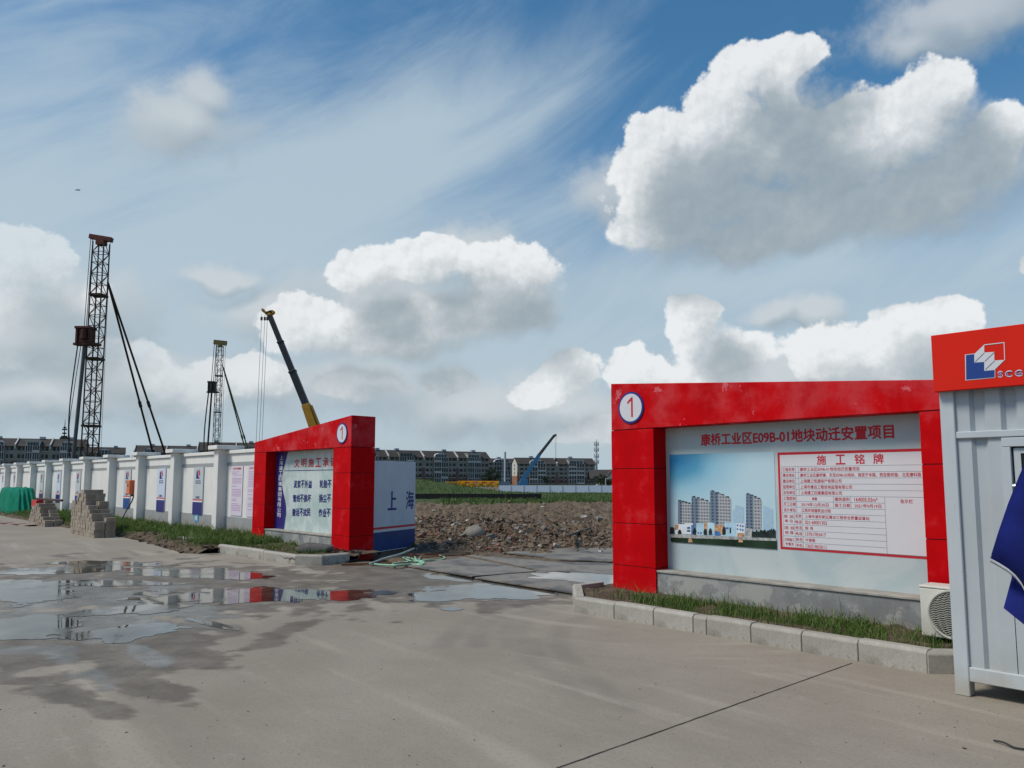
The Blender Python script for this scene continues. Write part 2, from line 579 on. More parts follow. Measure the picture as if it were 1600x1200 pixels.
# ---------------------------------------------------------------- concrete road with puddles
ST = 0.045
us = np.arange(-17, 7.2, ST)
vs_ = np.arange(-8.6, 0.16, ST)
UU, VV = np.meshgrid(us, vs_)
XX = P0.x + UU * U.x + VV * V.x
YY = P0.y + UU * U.y + VV * V.y
PX, PY = projn(XX, YY, np.zeros_like(XX))
PX = np.nan_to_num(PX, nan=-9999); PY = np.nan_to_num(PY, nan=-9999)


def field(ells):
    f = np.full(PX.shape, -9.0)
    for (cx, cy, rx, ry, an) in ells:
        c_, s_ = math.cos(R(an)), math.sin(R(an))
        dx, dy = PX - cx, PY - cy
        f = np.maximum(f, 1 - np.hypot((dx * c_ + dy * s_) / rx, (-dx * s_ + dy * c_) / ry))
    return f


nA = fbm_arr(UU, VV, 1.3, 6)
nB = fbm_arr(UU, VV, 0.45, 4, 3.3)
nC = fbm_arr(UU, VV, 4.0, 4, 7.7)
POOLS = [(20, 925, 110, 22, 0), (110, 890, 150, 7, -3), (150, 880, 70, 5, 0), (310, 897, 130, 9, 2), (400, 931, 210, 14, -1), (190, 955, 120, 8, -4), (200, 988, 105, 15, -6), (30, 982, 105, 22, -6), (170, 912, 120, 6, 0), (330, 975, 50, 4, 12),
         (770, 925, 130, 15, 0), (800, 912, 75, 10, 12), (705, 903, 50, 6, 4), (705, 951, 20, 4, 0), (690, 931, 60, 11, -2)]
DAMP = [(250, 925, 430, 55, 0), (150, 1000, 260, 75, 0), (200, 1060, 130, 40, 20), (430, 990, 90, 14, -18), (680, 915, 270, 38, 0), (790, 925, 160, 30, 0), (600, 895, 160, 30, 0), (30, 1065, 70, 12, 0),
        (110, 1090, 150, 22, 15), (640, 880, 140, 16, 0)]
FP = field(POOLS)
FD = field(DAMP)
pud = FP + 0.42 * nA + 0.26 * nC - 0.17
nE = fbm_arr(UU, VV, 2.2, 7, 12.0)
damp = sstep(FD + 0.42 * nA + 0.14 * nB + 0.50 * nE, 0.12, 0.26)
damp = np.maximum(damp, sstep(pud, -0.16, -0.04))
FILM = field(POOLS + [(140, 1055, 70, 22, 27), (230, 1025, 40, 14, 15), (60, 1015, 80, 10, 0), (140, 950, 260, 50, 0), (330, 960, 70, 10, 14)])
film = sstep(FILM + 0.38 * nA + 0.34 * nE, 0.02, 0.30) * damp
# tyre tracks: arcs swinging into the gate, and straight ones along the road
trk = np.zeros_like(PX)
for pts in ([(690, 1010), (715, 985), (735, 968), (790, 950), (850, 940)], [(745, 1008), (748, 985), (775, 966), (850, 950)],
            [(800, 1010), (792, 985), (800, 968), (860, 955)], [(870, 1060), (820, 1020), (808, 985), (830, 965), (880, 950)],
            [(920, 1090), (850, 1040), (830, 1000)], [(980, 1105), (905, 1050), (872, 1010), (880, 975), (930, 955)]):
    for i in range(len(pts) - 1):
        (ax, ay), (bx, by) = pts[i], pts[i + 1]
        pa, pb = ground(ax, ay), ground(bx, by)
        dx, dy = pb.x - pa.x, pb.y - pa.y
        q = np.clip(((XX - pa.x) * dx + (YY - pa.y) * dy) / (dx * dx + dy * dy), 0, 1)
        dd = np.hypot(XX - pa.x - q * dx, YY - pa.y - q * dy)
        trk = np.maximum(trk, 1 - sstep(dd + 0.04 * nC, 0.05, 0.17))
trk *= np.clip(0.65 + 0.6 * nA + 0.3 * nE, 0, 1)
cg = w2g(ground(1020, 930))
rad = np.hypot(UU - cg[0], VV - cg[1]); ang = np.arctan2(VV - cg[1], UU - cg[0])
s1_ = fbm_arr(rad * 4.2, ang * 1.1, 1.0, 4, 21.0); s2_ = fbm_arr(VV * 3.6 + 0.25 * UU, UU * 0.22, 1.0, 4, 23.0)
wq = sstep(rad, 3.2, 5.2)
sweep = (s1_ * (1 - wq) + s2_ * wq) * (0.45 + 0.75 * np.clip(0.6 + nB, 0, 1))

m_road = bpy.data.materials.new('concrete_paving')
m_road.use_nodes = True
m_road.node_tree.nodes.clear()
t = NT(m_road.node_tree)
tc = t.n('ShaderNodeTexCoord').outputs['Object']


def attr(t, n): return t.n('ShaderNodeAttribute', attribute_name=n).outputs['Fac']


c = t.mix(t.ramp(t.noise(tc, 0.5, 6.0, 0.6), 0.32, 0.68), (0.255, 0.221, 0.171), (0.315, 0.277, 0.221))
c = t.mix(t.math('MULTIPLY', t.ramp(t.noise(tc, 90.0, 3.0, 0.7), 0.40, 0.62, 1, 0), 0.22), c, (0.165, 0.145, 0.118))
c = t.mix(t.math('MULTIPLY', t.ramp(t.noise(tc, 7.0, 8.0, 0.7), 0.54, 0.72), 0.35), c, (0.385, 0.35, 0.295))
sq = t.n('ShaderNodeMapping', {'Vector': tc, 'Rotation': (0, 0, R(25)), 'Scale': (0.25, 3.0, 1)}).outputs[0]
c = t.mix(t.math('MULTIPLY', t.ramp(t.noise(sq, 1.2, 6.0, 0.65), 0.5, 0.75), 0.16), c, (0.20, 0.178, 0.148))
pit = t.n('ShaderNodeTexVoronoi', {'Vector': tc, 'Scale': 9.0, 'Randomness': 1.0}).outputs[0]
c = t.mix(t.ramp(pit, 0.03, 0.06, 0.7, 0), c, (0.16, 0.145, 0.12))
c = t.mix(t.math('MULTIPLY', attr(t, 'track'), 0.50), c, (0.165, 0.152, 0.135))
sw = attr(t, 'sweep')
c = t.mix(t.math('MULTIPLY', t.ramp(sw, 0.08, 0.65), 0.45), c, (0.40, 0.355, 0.285))
c = t.mix(t.math('MULTIPLY', t.ramp(sw, -0.08, -0.60), 0.14), c, (0.165, 0.146, 0.120))
wet = attr(t, 'damp')
c = t.mix(t.math('MULTIPLY', wet, t.ramp(t.noise(tc, 2.5, 6.0, 0.65), 0.3, 0.7, 0.46, 0.86)), c, t.mix(attr(t, 'film'), (0.075, 0.058, 0.038), (0.055, 0.049, 0.040)))
c = t.mix(t.math('MULTIPLY', t.ramp(t.noise(tc, 32.0, 6.0, 0.75), 0.50, 0.66), 0.48), c, (0.17, 0.148, 0.118))
c = t.mix(t.math('MULTIPLY', t.ramp(t.noise(tc, 150.0, 2.0, 0.6), 0.55, 0.7), 0.35), c, (0.42, 0.385, 0.33))
hn = t.math('ADD', t.noise(tc, 3.0, 5.0, 0.6), t.math('MULTIPLY', t.noise(tc, 60.0, 5.0, 0.7), 0.35))
bp = t.n('ShaderNodeBump', {'Height': hn, 'Strength': t.ramp(attr(t, 'film'), 0, 1, 0.5, 0.12), 'Distance': 0.012})
rgh = t.math('SUBTRACT', 0.88, t.math('ADD', t.math('MULTIPLY', wet, 0.22), t.math('MULTIPLY', attr(t, 'film'), t.ramp(t.noise(tc, 2.2, 6.0, 0.65), 0.35, 0.65, 0.28, 0.46))))
b = t.n('ShaderNodeBsdfPrincipled', {'Base Color': c, 'Roughness': rgh, 'Normal': bp.outputs[0], 'Specular IOR Level': 0.35})
o = t.n('ShaderNodeOutputMaterial')
t.link(b.outputs[0], o.inputs[0])

rv = np.stack([UU.ravel(), VV.ravel(), np.zeros(UU.size)], 1)
rf = grid_faces(*UU.shape)
u0, u1, v0, v1 = us[0], us[-1], vs_[0], vs_[-1]
ext = np.array([(-110, -40, 0), (60, -40, 0), (60, v1, 0), (u1, v1, 0), (u1, v0, 0), (u0, v0, 0), (u0, v1, 0), (-110, v1, 0), (60, v0, 0), (-110, v0, 0)])
k0 = len(rv)
rf = np.concatenate([rf, np.array([(0, 1, 8, 9), (4, 8, 2, 3), (9, 5, 6, 7)]) + k0])
zpad = np.zeros(len(ext))
road = np_mesh('road', np.concatenate([rv, ext]), rf, m_road, False,
               {'damp': np.concatenate([damp.ravel(), zpad]), 'film': np.concatenate([film.ravel(), zpad]), 'sweep': np.concatenate([sweep.ravel(), zpad]), 'track': np.concatenate([trk.ravel(), zpad])}, gate=True)
tag(road, kind='structure')

# puddles: the part of the field above zero, cut along its contour
m_water = bpy.data.materials.new('puddle_water')
m_water.use_nodes = True
m_water.node_tree.nodes.clear()
t = NT(m_water.node_tree)
tc = t.n('ShaderNodeTexCoord').outputs['Object']
c = t.mix(t.ramp(t.noise(tc, 2.0, 5.0), 0.35, 0.65), (0.035, 0.032, 0.027), (0.085, 0.075, 0.058))
bp = t.n('ShaderNodeBump', {'Height': t.noise(tc, 5.0, 3.0), 'Strength': 0.03, 'Distance': 0.01})
rr = t.ramp(t.noise(tc, 1.1, 6.0, 0.65), 0.45, 0.62, 0.02, 0.17)
b = t.n('ShaderNodeBsdfPrincipled', {'Base Color': c, 'Roughness': rr, 'IOR': 1.5, 'Specular IOR Level': 0.7, 'Normal': bp.outputs[0]})
o = t.n('ShaderNodeOutputMaterial')
t.link(b.outputs[0], o.inputs[0])


def contour_mesh(name, F, mat, z, label=None):
    pv, pf, key = [], [], {}

    def vid(a, b):
        kk = (a, b) if a <= b else (b, a)
        if kk not in key:
            fa, fb = F.flat[a], F.flat[b]
            q = 0.0 if a == b else fa / (fa - fb)
            key[kk] = len(pv)
            pv.append((UU.flat[a] + (UU.flat[b] - UU.flat[a]) * q, VV.flat[a] + (VV.flat[b] - VV.flat[a]) * q, z))
        return key[kk]
    for cell in grid_faces(*F.shape)[np.any((F.ravel()[grid_faces(*F.shape)] > 0), axis=1)]:
        poly = []
        for i in range(4):
            a, b = int(cell[i]), int(cell[(i + 1) % 4])
            if F.flat[a] > 0: poly.append(vid(a, a))
            if (F.flat[a] > 0) != (F.flat[b] > 0): poly.append(vid(a, b))
        if len(poly) >= 3: pf.append(tuple(poly))
    me = bpy.data.meshes.new(name)
    me.from_pydata(pv, [], pf)
    me.materials.append(mat)
    o = bpy.data.objects.new(name, me)
    COL.objects.link(o)
    place(o, Vector((0, 0, 0)), True)
    return tag(o, kind='structure')


pud = np.where(PY > 860, pud, -1)
contour_mesh('puddle_water', pud, m_water, 0.004)

# saw-cut joint across the paving
jb = MB()
pa, pb = ground(850, 1208), ground(1331, 1036.5)
N_ = 60
prev = None
for i in range(N_ + 1):
    q = pa.lerp(pb, i / N_)
    n_ = (pb - pa).normalized().cross(Z1)
    w_ = 0.004 + 0.004 * abs(fbm(i * 0.37, 2.0))
    off = 0.004 * fbm(i * 0.5, 9.0)
    a_, b_ = q + n_ * (w_ + off), q - n_ * (w_ - off)
    if prev: jb.add([prev[0] + Z1 * .004, a_ + Z1 * .004, b_ + Z1 * .004, prev[1] + Z1 * .004], [(0, 1, 2, 3)])
    prev = (a_, b_)
tag(jb.build('pavement_joint', M('joint_filler', (0.05, 0.045, 0.04), 0.9)), kind='structure')

# ---------------------------------------------------------------- site ground
MND = [(640, 92, 7.5, 8, 1.05), (560, 94, 14, 10, 1.1)]


def hsite(X, Y):
    X = np.asarray(X, float); Y = np.asarray(Y, float)
    u = (X - P0.x) * U.x + (Y - P0.y) * U.y
    v = (X - P0.x) * V.x + (Y - P0.y) * V.y
    amp = (0.25 * sstep(v, 1.2, 3.0) + 0.75 * sstep(v, 3.0, 11.0)) * (1 - 0.75 * sstep(Y, 48, 62)) * (1 - sstep(u, -1.2, 1.5) * (1 - sstep(v, 6, 12)) * 0.8)
    n1 = fbm_arr(X * 0.35, Y * 1.5, 0.35, 4, 1.0)
    n2 = np.abs(fbm_arr(X, Y, 0.8, 5, 5.0))
    n3 = fbm_arr(X, Y, 3.6, 4, 9.0)
    z = 0.02 + amp * (0.20 * n1 + 0.30 * n2 + 0.095 * n3 + 0.02)
    for (px, py, r, h) in ((770, 842, 2.2, 0.22), (690, 832, 1.6, 0.14), (800, 852, 1.5, 0.12), (900, 855, 1.4, 0.10), (660, 850, 1.5, 0.12), (850, 844, 2.0, 0.10)):
        p = ground(px, py)
        z = z + h * np.exp(-(((X - p.x) / r) ** 2 + ((Y - p.y) / (r * 0.9)) ** 2)) * (1 + 0.5 * n1 + 0.25 * n3) * sstep(v, .8, 2.2)
    for (px, yy, rx, ry, h) in MND:
        xc = (px - 800) / F_PX * yy
        z = z + h * np.exp(-((X - xc) / rx) ** 2 - ((Y - yy) / ry) ** 2)
    z = np.where(v < 0.62, np.where(v < 0.2, -0.25, -0.25 + (v - 0.2) / 0.42 * 0.22), z)
    return z


def hs1(x, y): return float(hsite([x], [y])[0])


zr = np.geomspace(9.5, 135, 300)
kc = np.concatenate([np.linspace(-1.15, -0.22, 60), np.linspace(-0.2, 0.22, 330), np.linspace(0.24, 0.75, 40)])
KK, ZZ = np.meshgrid(kc, zr)
GX = KK * ZZ
GY = ZZ.copy()
GZ = hsite(GX, GY)
GZ[-1, :] = -0.2
m_site = bpy.data.materials.new('site_earth')
m_site.use_nodes = True
m_site.node_tree.nodes.clear()
t = NT(m_site.node_tree)
geo = t.n('ShaderNodeNewGeometry').outputs['Position']
sy = t.n('ShaderNodeSeparateXYZ', {0: geo})
c = t.mix(t.ramp(t.noise(geo, 0.8, 7.0, 0.65), 0.32, 0.66), (0.078, 0.055, 0.036), (0.178, 0.132, 0.088))
c = t.mix(t.ramp(t.noise(geo, 5.0, 7.0, 0.7), 0.45, 0.68), c, (0.215, 0.165, 0.115))
c = t.mix(t.math('MULTIPLY', t.ramp(t.noise(geo, 14.0, 5.0, 0.7), 0.36, 0.5, 1, 0), 0.7), c, (0.055, 0.042, 0.032))
gy = t.math('ADD', sy.outputs[1], t.math('MULTIPLY', t.math('SUBTRACT', t.noise(geo, 0.3, 4.0), 0.5), 14.0))
gf = t.ramp(gy, 51, 58)
gc = t.mix(t.noise(geo, 1.5, 6.0, 0.7), (0.028, 0.05, 0.014), (0.08, 0.115, 0.035))
c = t.mix(gf, c, gc)
bp = t.n('ShaderNodeBump', {'Height': t.noise(geo, 9.0, 7.0, 0.7), 'Strength': 0.7, 'Distance': 0.06})
b = t.n('ShaderNodeBsdfPrincipled', {'Base Color': c, 'Roughness': 0.95, 'Normal': bp.outputs[0], 'Specular IOR Level': 0.2})
o = t.n('ShaderNodeOutputMaterial')
t.link(b.outputs[0], o.inputs[0])
tag(np_mesh('site_ground', np.stack([GX.ravel(), GY.ravel(), GZ.ravel()], 1), grid_faces(*GX.shape), m_site), kind='structure')

fg = MB()
S_ = 6000
fg.add([(-S_, -S_, -0.35), (S_, -S_, -0.35), (S_, S_ * 1.5, -0.35), (-S_, S_ * 1.5, -0.35)], [(0, 1, 2, 3)])
tag(fg.build('ground', M('far_ground', (0.09, 0.095, 0.05), 0.95, var=0.3, sc_=0.02)), kind='structure')


# broken rubble lying on the earth
def chips(name, spots, mats, seed):
    r = random.Random(seed)
    vs, fs, ms = [], [], []
    xs = [s[0] for s in spots]; ys = [s[1] for s in spots]
    hz = hsite(xs, ys) if spots else []
    for (x, y, s), h in zip(spots, hz):
        a = [s * r.uniform(0.6, 1.2), s * r.uniform(0.4, 0.9), s * r.uniform(0.25, 0.6)]
        rot = Matrix.Rotation(r.uniform(0, 6.28), 3, 'Z') @ Matrix.Rotation(r.uniform(-.5, .5), 3, 'X') @ Matrix.Rotation(r.uniform(-.5, .5), 3, 'Y')
        k = len(vs)
        for sx in (-1, 1):
            for sy_ in (-1, 1):
                for sz in (-1, 1):
                    q = rot @ Vector((sx * a[0] * r.uniform(.55, 1), sy_ * a[1] * r.uniform(.55, 1), sz * a[2] * r.uniform(.6, 1)))
                    vs.append((x + q.x, y + q.y, h + q.z + a[2] * 0.35))
        fs += [(k, k + 1, k + 3, k + 2), (k + 4, k + 6, k + 7, k + 5), (k, k + 4, k + 5, k + 1), (k + 2, k + 3, k + 7, k + 6), (k, k + 2, k + 6, k + 4), (k + 1, k + 5, k + 7, k + 3)]
        ms += [r.choices(range(len(mats)), weights=(6, 4, 1.6, 0.9, 0.4))[0]] * 6
    o = np_mesh(name, vs, fs, mats, False)
    o.data.polygons.foreach_set('material_index', ms)
    return o


mats_chip = [M('rubble_brown', (0.112, 0.080, 0.053), 0.95, var=0.3), M('rubble_tan', (0.168, 0.126, 0.087), 0.95, var=0.3), M('rubble_grey', (0.20, 0.182, 0.16), 0.9, var=0.2),
             M('rubble_brick', (0.22, 0.11, 0.075), 0.9, var=0.2), M('rubble_pale', (0.44, 0.42, 0.39), 0.85, var=0.15)]
sp = []
for _ in range(6500):
    px, py = rng.uniform(600, 1010), 788 + 76 * rng.random() ** 0.7
    p = ground(px, py)
    if w2g(p)[1] > 1.1: sp.append((p.x, p.y, rng.uniform(0.015, 0.05) * (1.8 if rng.random() < .08 else 1)))
for (cx, cy, sx, sy_, n_) in ((780, 838, 34, 11, 1900), (690, 842, 35, 9, 700), (800, 853, 50, 6, 600), (900, 856, 60, 6, 350), (745, 822, 26, 6, 300)):
    for _ in range(n_):
        px, py = rng.gauss(cx, sx), rng.gauss(cy, sy_)
        if not 770 < py < 872: continue
        p = ground(px, py)
        if w2g(p)[1] > 0.9: sp.append((p.x, p.y, abs(rng.gauss(0.03, 0.028)) + 0.018))
for _ in range(420):
    px, py = rng.uniform(620, 1000), 790 + 72 * rng.random()
    p = ground(px, py)
    if w2g(p)[1] > 1.6 and fbm(p.x * .5, p.y * .5, 4) > -.1: sp.append((p.x, p.y, rng.uniform(0.07, 0.17)))
tag(chips('rubble', sp, mats_chip, 3), 'broken brick, stones and clods strewn over the bare earth inside the gate', 'rubble', kind='stuff')


def rock(name, c, rad, squash, mat, label, cat='boulder', seed=1):
    mb = MB()
    n, m_ = 14, 9
    vs, fs = [], []
    for i in range(m_ + 1):
        th = math.pi * i / m_
        for j in range(n):
            ph = 2 * math.pi * j / n
            d = Vector((math.sin(th) * math.cos(ph), math.sin(th) * math.sin(ph), math.cos(th)))
            k = 1 + 0.28 * mnoise.fractal(d * 1.3 + Vector((seed, 0, 0)), 0.9, 2, 3)
            vs.append((c[0] + d.x * rad[0] * k, c[1] + d.y * rad[1] * k, c[2] + max(-.12, d.z * squash * k) + 0.1 * squash))
    for i in range(m_):
        for j in range(n):
            fs.append((i * n + j, i * n + (j + 1) % n, (i + 1) * n + (j + 1) % n, (i + 1) * n + j))
    mb.add(vs, [f[::-1] for f in fs])
    return tag(mb.build(name, mat, base=c, smooth=True), label, cat)


p = ground(741, 853)
rock('boulder', (p.x, p.y, hs1(p.x, p.y) + 0.03), (0.27, 0.20), 0.20, M('boulder_stone', (0.235, 0.215, 0.185), 0.9, var=0.2, bump=.3, bsc=20), 'large rounded grey boulder at the front of the rubble heap', seed=4)

# ---------------------------------------------------------------- red gate frames with notice boards
m_redbeam = M('red_paint_worn', RED, 0.6, spec=.04, var=0.10, sc_=2.2, bump=0.08, bsc=30, spots=((0.60, 0.10, 0.11), 1.3, 0.42, 0.66, 0.45), spots2=((0.66, 0.20, 0.23), 3.0, 0.61, 0.64, 0.55))
m_navy = M('navy_paint', (0.02, 0.03, 0.20), 0.5, var=0.05)


def gate_frame(u0, d, L, label, panel_mat, far=.70):
    """u0: outer end beside the gate opening, d: direction along u away from the opening"""
    T = thing('notice_board', label, 'sign frame', (u0, 0.0, 0.0), True)
    X = lambda s: u0 + d * s
    D = 0.6
    for (a, b) in ((0.0, 0.75), (L - far, L)):
        mb = MB()
        x0, x1 = sorted((X(a), X(b)))
        mb.box(x0 + .006, x1 - .006, .006, D - .006, -0.05, 2.38, 1)
        zs = [-0.05, 0.478, 1.065, 1.83, 2.38]
        for z0, z1 in zip(zs[:-1], zs[1:]):
            mb.box(x0, x1, 0, D, z0 + .005, z1 - .005, 0)
        mb.build('post', [m_red, m_gap], T)
    mb = MB()
    tz = lambda s: 3.065 - (3.065 - 2.66) * s / L
    mb.prism([(X(0), 2.385), (X(0), tz(0)), (X(L), tz(L)), (X(L), 2.385)], 0, D, 0)
    mb.build('beam', m_redbeam, T, bevel=.006)
    xa, xb = sorted((X(.75), X(L - far)))
    mb = MB()
    mb.box(xa, xb, .03, D - .03, -0.05, .425)
    pl = mb.build('base', m_cement, T)
    mb = MB(); mb.box(xa, xb, .012, D - .012, .425, .455)
    mb.build('ledge', m_cement_top, T, bevel=.006)
    mb = MB(); mb.box(xa, xb, .28, .36, .455, 2.385)
    P = mb.build('panel', panel_mat, T)
    # number disc
    c = X(.375)
    mb = MB()
    ring = [(c + .225 * math.cos(k * math.pi / 24), 2.69 + .225 * math.sin(k * math.pi / 24)) for k in range(48)]
    mb.prism(ring, -.018, 0.002, 0)
    flat(mb, [(c + .197 * math.cos(k * math.pi / 24), 2.69 + .197 * math.sin(k * math.pi / 24)) for k in range(48)], -.0205, 1)
    nd = mb.build('number_plate', [m_navy, m_sign_white], T)
    mb = MB()
    mb.prism([(c + .012, 2.555), (c + .04, 2.555), (c + .04, 2.835), (c + .018, 2.835), (c - .055, 2.775), (c - .055, 2.742), (c + .012, 2.79)], -.0235, -.021)
    mb.build('numeral', m_print_red, nd)
    return T, P


GR, PR = gate_frame(0.0, 1, 4.85, 'red gate frame around the building project notice board, beside the white cabin', m_panel_r, .655)
GL, PL = gate_frame(-7.28, -1, 4.87, 'red gate frame across the entrance, with green-white site pledge board, beside the long wall', m_panel_l)

# right board: heading, rendering of the estate, construction notice
vp = .2775
mb = MB()
put_text(mb, '康桥工业区E09B-01地块动迁安置项目', 1.33, 3.82, 2.205, .155, vp, .03)
mb.build('heading_lettering', m_print_red, PR)


def pt(X, Y, v=.27): return onv(1040 + X / 7.5, 700 + Y / 7.5, v)


pu0, pu1, pz0, pz1 = .81, 2.385, .825, 2.02
m_psky = bpy.data.materials.new('printed_sky')
m_psky.use_nodes = True
m_psky.node_tree.nodes.clear()
t = NT(m_psky.node_tree)
tc = t.n('ShaderNodeTexCoord').outputs['Object']
q = t.vm('MULTIPLY', t.vm('SUBTRACT', tc, (pu0 + .1, 0, pz1 - .08)), (0.75, 0, 1.25))
dd = t.vm('LENGTH', q, out=1)
dd = t.math('ADD', dd, t.math('MULTIPLY', t.math('SUBTRACT', t.noise(tc, 3.0, 3.0), .5), .12))
cr = t.n('ShaderNodeValToRGB', {0: dd})
cr.color_ramp.elements[0].color = (0.012, 0.17, 0.38, 1)
cr.color_ramp.elements[1].color = (0.46, 0.63, 0.70, 1)
cr.color_ramp.elements[1].position = 0.85
e_ = cr.color_ramp.elements.new(.28); e_.color = (0.075, 0.30, 0.48, 1)
e_ = cr.color_ramp.elements.new(.5); e_.color = (0.28, 0.52, 0.64, 1)
b = t.n('ShaderNodeBsdfPrincipled', {'Base Color': cr.outputs[0], 'Roughness': 0.35})
o = t.n('ShaderNodeOutputMaterial'); t.link(b.outputs[0], o.inputs[0])


def tower_mat(name, wall, win, sx, sz, mx=.3, frame=None):
    m = bpy.data.materials.new(name)
    m.use_nodes = True
    m.node_tree.nodes.clear()
    t = NT(m.node_tree)
    tc = t.n('ShaderNodeTexCoord').outputs['Object']
    s = t.n('ShaderNodeSeparateXYZ', {0: tc})
    fx = t.math('FRACT', t.math('MULTIPLY', s.outputs[0], sx))
    fz = t.math('FRACT', t.math('MULTIPLY', s.outputs[2], sz))
    k = t.math('MULTIPLY', t.math('GREATER_THAN', fx, mx), t.math('GREATER_THAN', fz, .42))
    w = t.mix(t.noise(tc, 40.0, 2.0), win, [min(1, x * 2.2) for x in win])
    c = t.mix(k, t.mix(t.noise(tc, 14.0, 3.0), [x * .8 for x in wall], wall), w)
    b = t.n('ShaderNodeBsdfPrincipled', {'Base Color': c, 'Roughness': 0.4})
    o = t.n('ShaderNodeOutputMaterial'); t.link(b.outputs[0], o.inputs[0])
    return m


tm = [m_psky, tower_mat('printed_tower_front', (0.45, 0.46, 0.46), (0.09, 0.105, 0.13), 24, 24), tower_mat('printed_tower_side', (0.17, 0.22, 0.28), (0.02, 0.04, 0.085), 16, 24, .55),
      tower_mat('printed_tower_pale', (0.42, 0.55, 0.63), (0.20, 0.32, 0.43), 22, 24), M('printed_lawn', (0.014, 0.032, 0.016), .4, var=.5, sc_=3), M('printed_street', (0.36, 0.37, 0.36), .4, var=.4, sc_=14),
      M('printed_trees', (0.018, 0.028, 0.026), .4, var=.6, sc_=20), M('printed_low_house', (0.42, 0.62, 0.74), .4, var=.12, sc_=8), M('printed_low_white', (0.66, 0.72, 0.76), .4, var=.1, sc_=10),
      M('printed_warm', (0.50, 0.30, 0.17), .4, var=.5, sc_=22), M('printed_blue', (0.06, 0.17, 0.40), .4, var=.3, sc_=18)]
mb = MB()
rect(mb, pu0, pu1, pz0, pz1, .276, 0)
L_ = .274
for (xl, yl, xm, ym, xr, yr, yb, s_, f_) in ((785, 725, 815, 722, 830, 725, 880, 3, 3), (815, 668, 850, 676, 915, 695, 880, 3, 3), (1142, 676, 1200, 690, 1256, 725, 980, 3, 3),
                                             (143, 620, 190, 634, 298, 660, 930, 2, 1), (303, 572, 385, 588, 515, 635, 940, 2, 1), (520, 503, 615, 518, 765, 598, 925, 2, 1), (943, 538, 1028, 548, 1120, 612, 960, 2, 1)):
    L_ -= .0003
    flat(mb, [pt(xl, yb), pt(xm, yb), pt(xm, ym), pt(xl, yl)], L_, s_)
    flat(mb, [pt(xm, yb), pt(xr, yb), pt(xr, yr), pt(xm, ym)], L_, f_)
    if s_ == 2:
        w_ = (xr - xl)
        for k in range(4):   # roof cornices
            xx = xl + w_ * (.12 + .24 * k); yy = yl + (yr - yl) * (.12 + .24 * k) ** 1.2
            flat(mb, [pt(xx - 14, yy - 3), pt(xx + 18, yy + 3), pt(xx + 18, yy - 12), pt(xx - 14, yy - 16)], L_ - .0001, 6)
for (xa, ya, xb, yb, mt) in ((100, 890, 225, 1010, 8), (105, 895, 150, 960, 9), (225, 880, 320, 1010, 8), (300, 900, 330, 1010, 10), (450, 870, 492, 1000, 9), (360, 880, 450, 1028, 7), (490, 872, 572, 1010, 7), (572, 900, 690, 1010, 9), (575, 975, 640, 1028, 10),
                             (690, 872, 830, 1040, 7), (830, 880, 930, 1045, 8), (840, 995, 925, 1048, 9), (750, 930, 768, 1000, 6), (940, 940, 1020, 1060, 5)):
    L_ -= .0002
    flat(mb, [pt(xa, yb), pt(xb, yb), pt(xb, ya + 4), pt(xa, ya)], L_, mt)
for (xa, ya) in ((835, 895), (868, 900), (896, 905), (835, 940), (868, 945), (896, 950), (375, 985), (405, 985), (250, 925), (270, 925), (250, 960), (270, 960), (700, 930), (720, 930)):
    flat(mb, [pt(xa, ya + 22), pt(xa + 18, ya + 22), pt(xa + 18, ya), pt(xa, ya)], L_ - .0002, 10 if xa > 500 else 2)
L_ -= .0004
r_ = random.Random(5)
up = [pt(1010 + k * 9, 968 - 18 * (k > 20) * (k - 20) / 11 + r_.uniform(-14, 14)) for k in range(32)]
flat(mb, [(min(x, pu1), z) for x, z in ([pt(1290, 1075), pt(1010, 1060)] + up)], L_, 6)
up = [pt(52 + k * 7, 925 + r_.uniform(-12, 12)) for k in range(8)]
flat(mb, [pt(108, 1010), pt(52, 1010)] + up, L_, 6)
for cx, h in ((340, 80), (525, 75), (685, 95), (165, 60), (465, 70)):
    flat(mb, [pt(cx - 18, 1015), pt(cx + 18, 1015), pt(cx + 22, 1015 - h * .5), pt(cx + 8, 1015 - h), pt(cx - 10, 1015 - h * .93), pt(cx - 22, 1015 - h * .5)], L_, 6)
L_ -= .0003
flat(mb, [(pu0, pt(52, 1052)[1]), (pu1, pt(1285, 1095)[1]), (pu1, pt(1285, 1058)[1]), (pu0, pt(52, 1006)[1])], L_, 5)
L_ -= .0003
flat(mb, [(pu0, pz0), (pu1, pz0), (pu1, pt(1285, 1088)[1]), (pu0, pt(52, 1048)[1])], L_, 4)
for cx in (290, 880):
    flat(mb, [pt(cx - 26, 1105), pt(cx + 26, 1105), pt(cx + 18, 1062), pt(cx - 18, 1060)], L_ - .0002, 9)
mb.build('estate_picture', tm, PR)

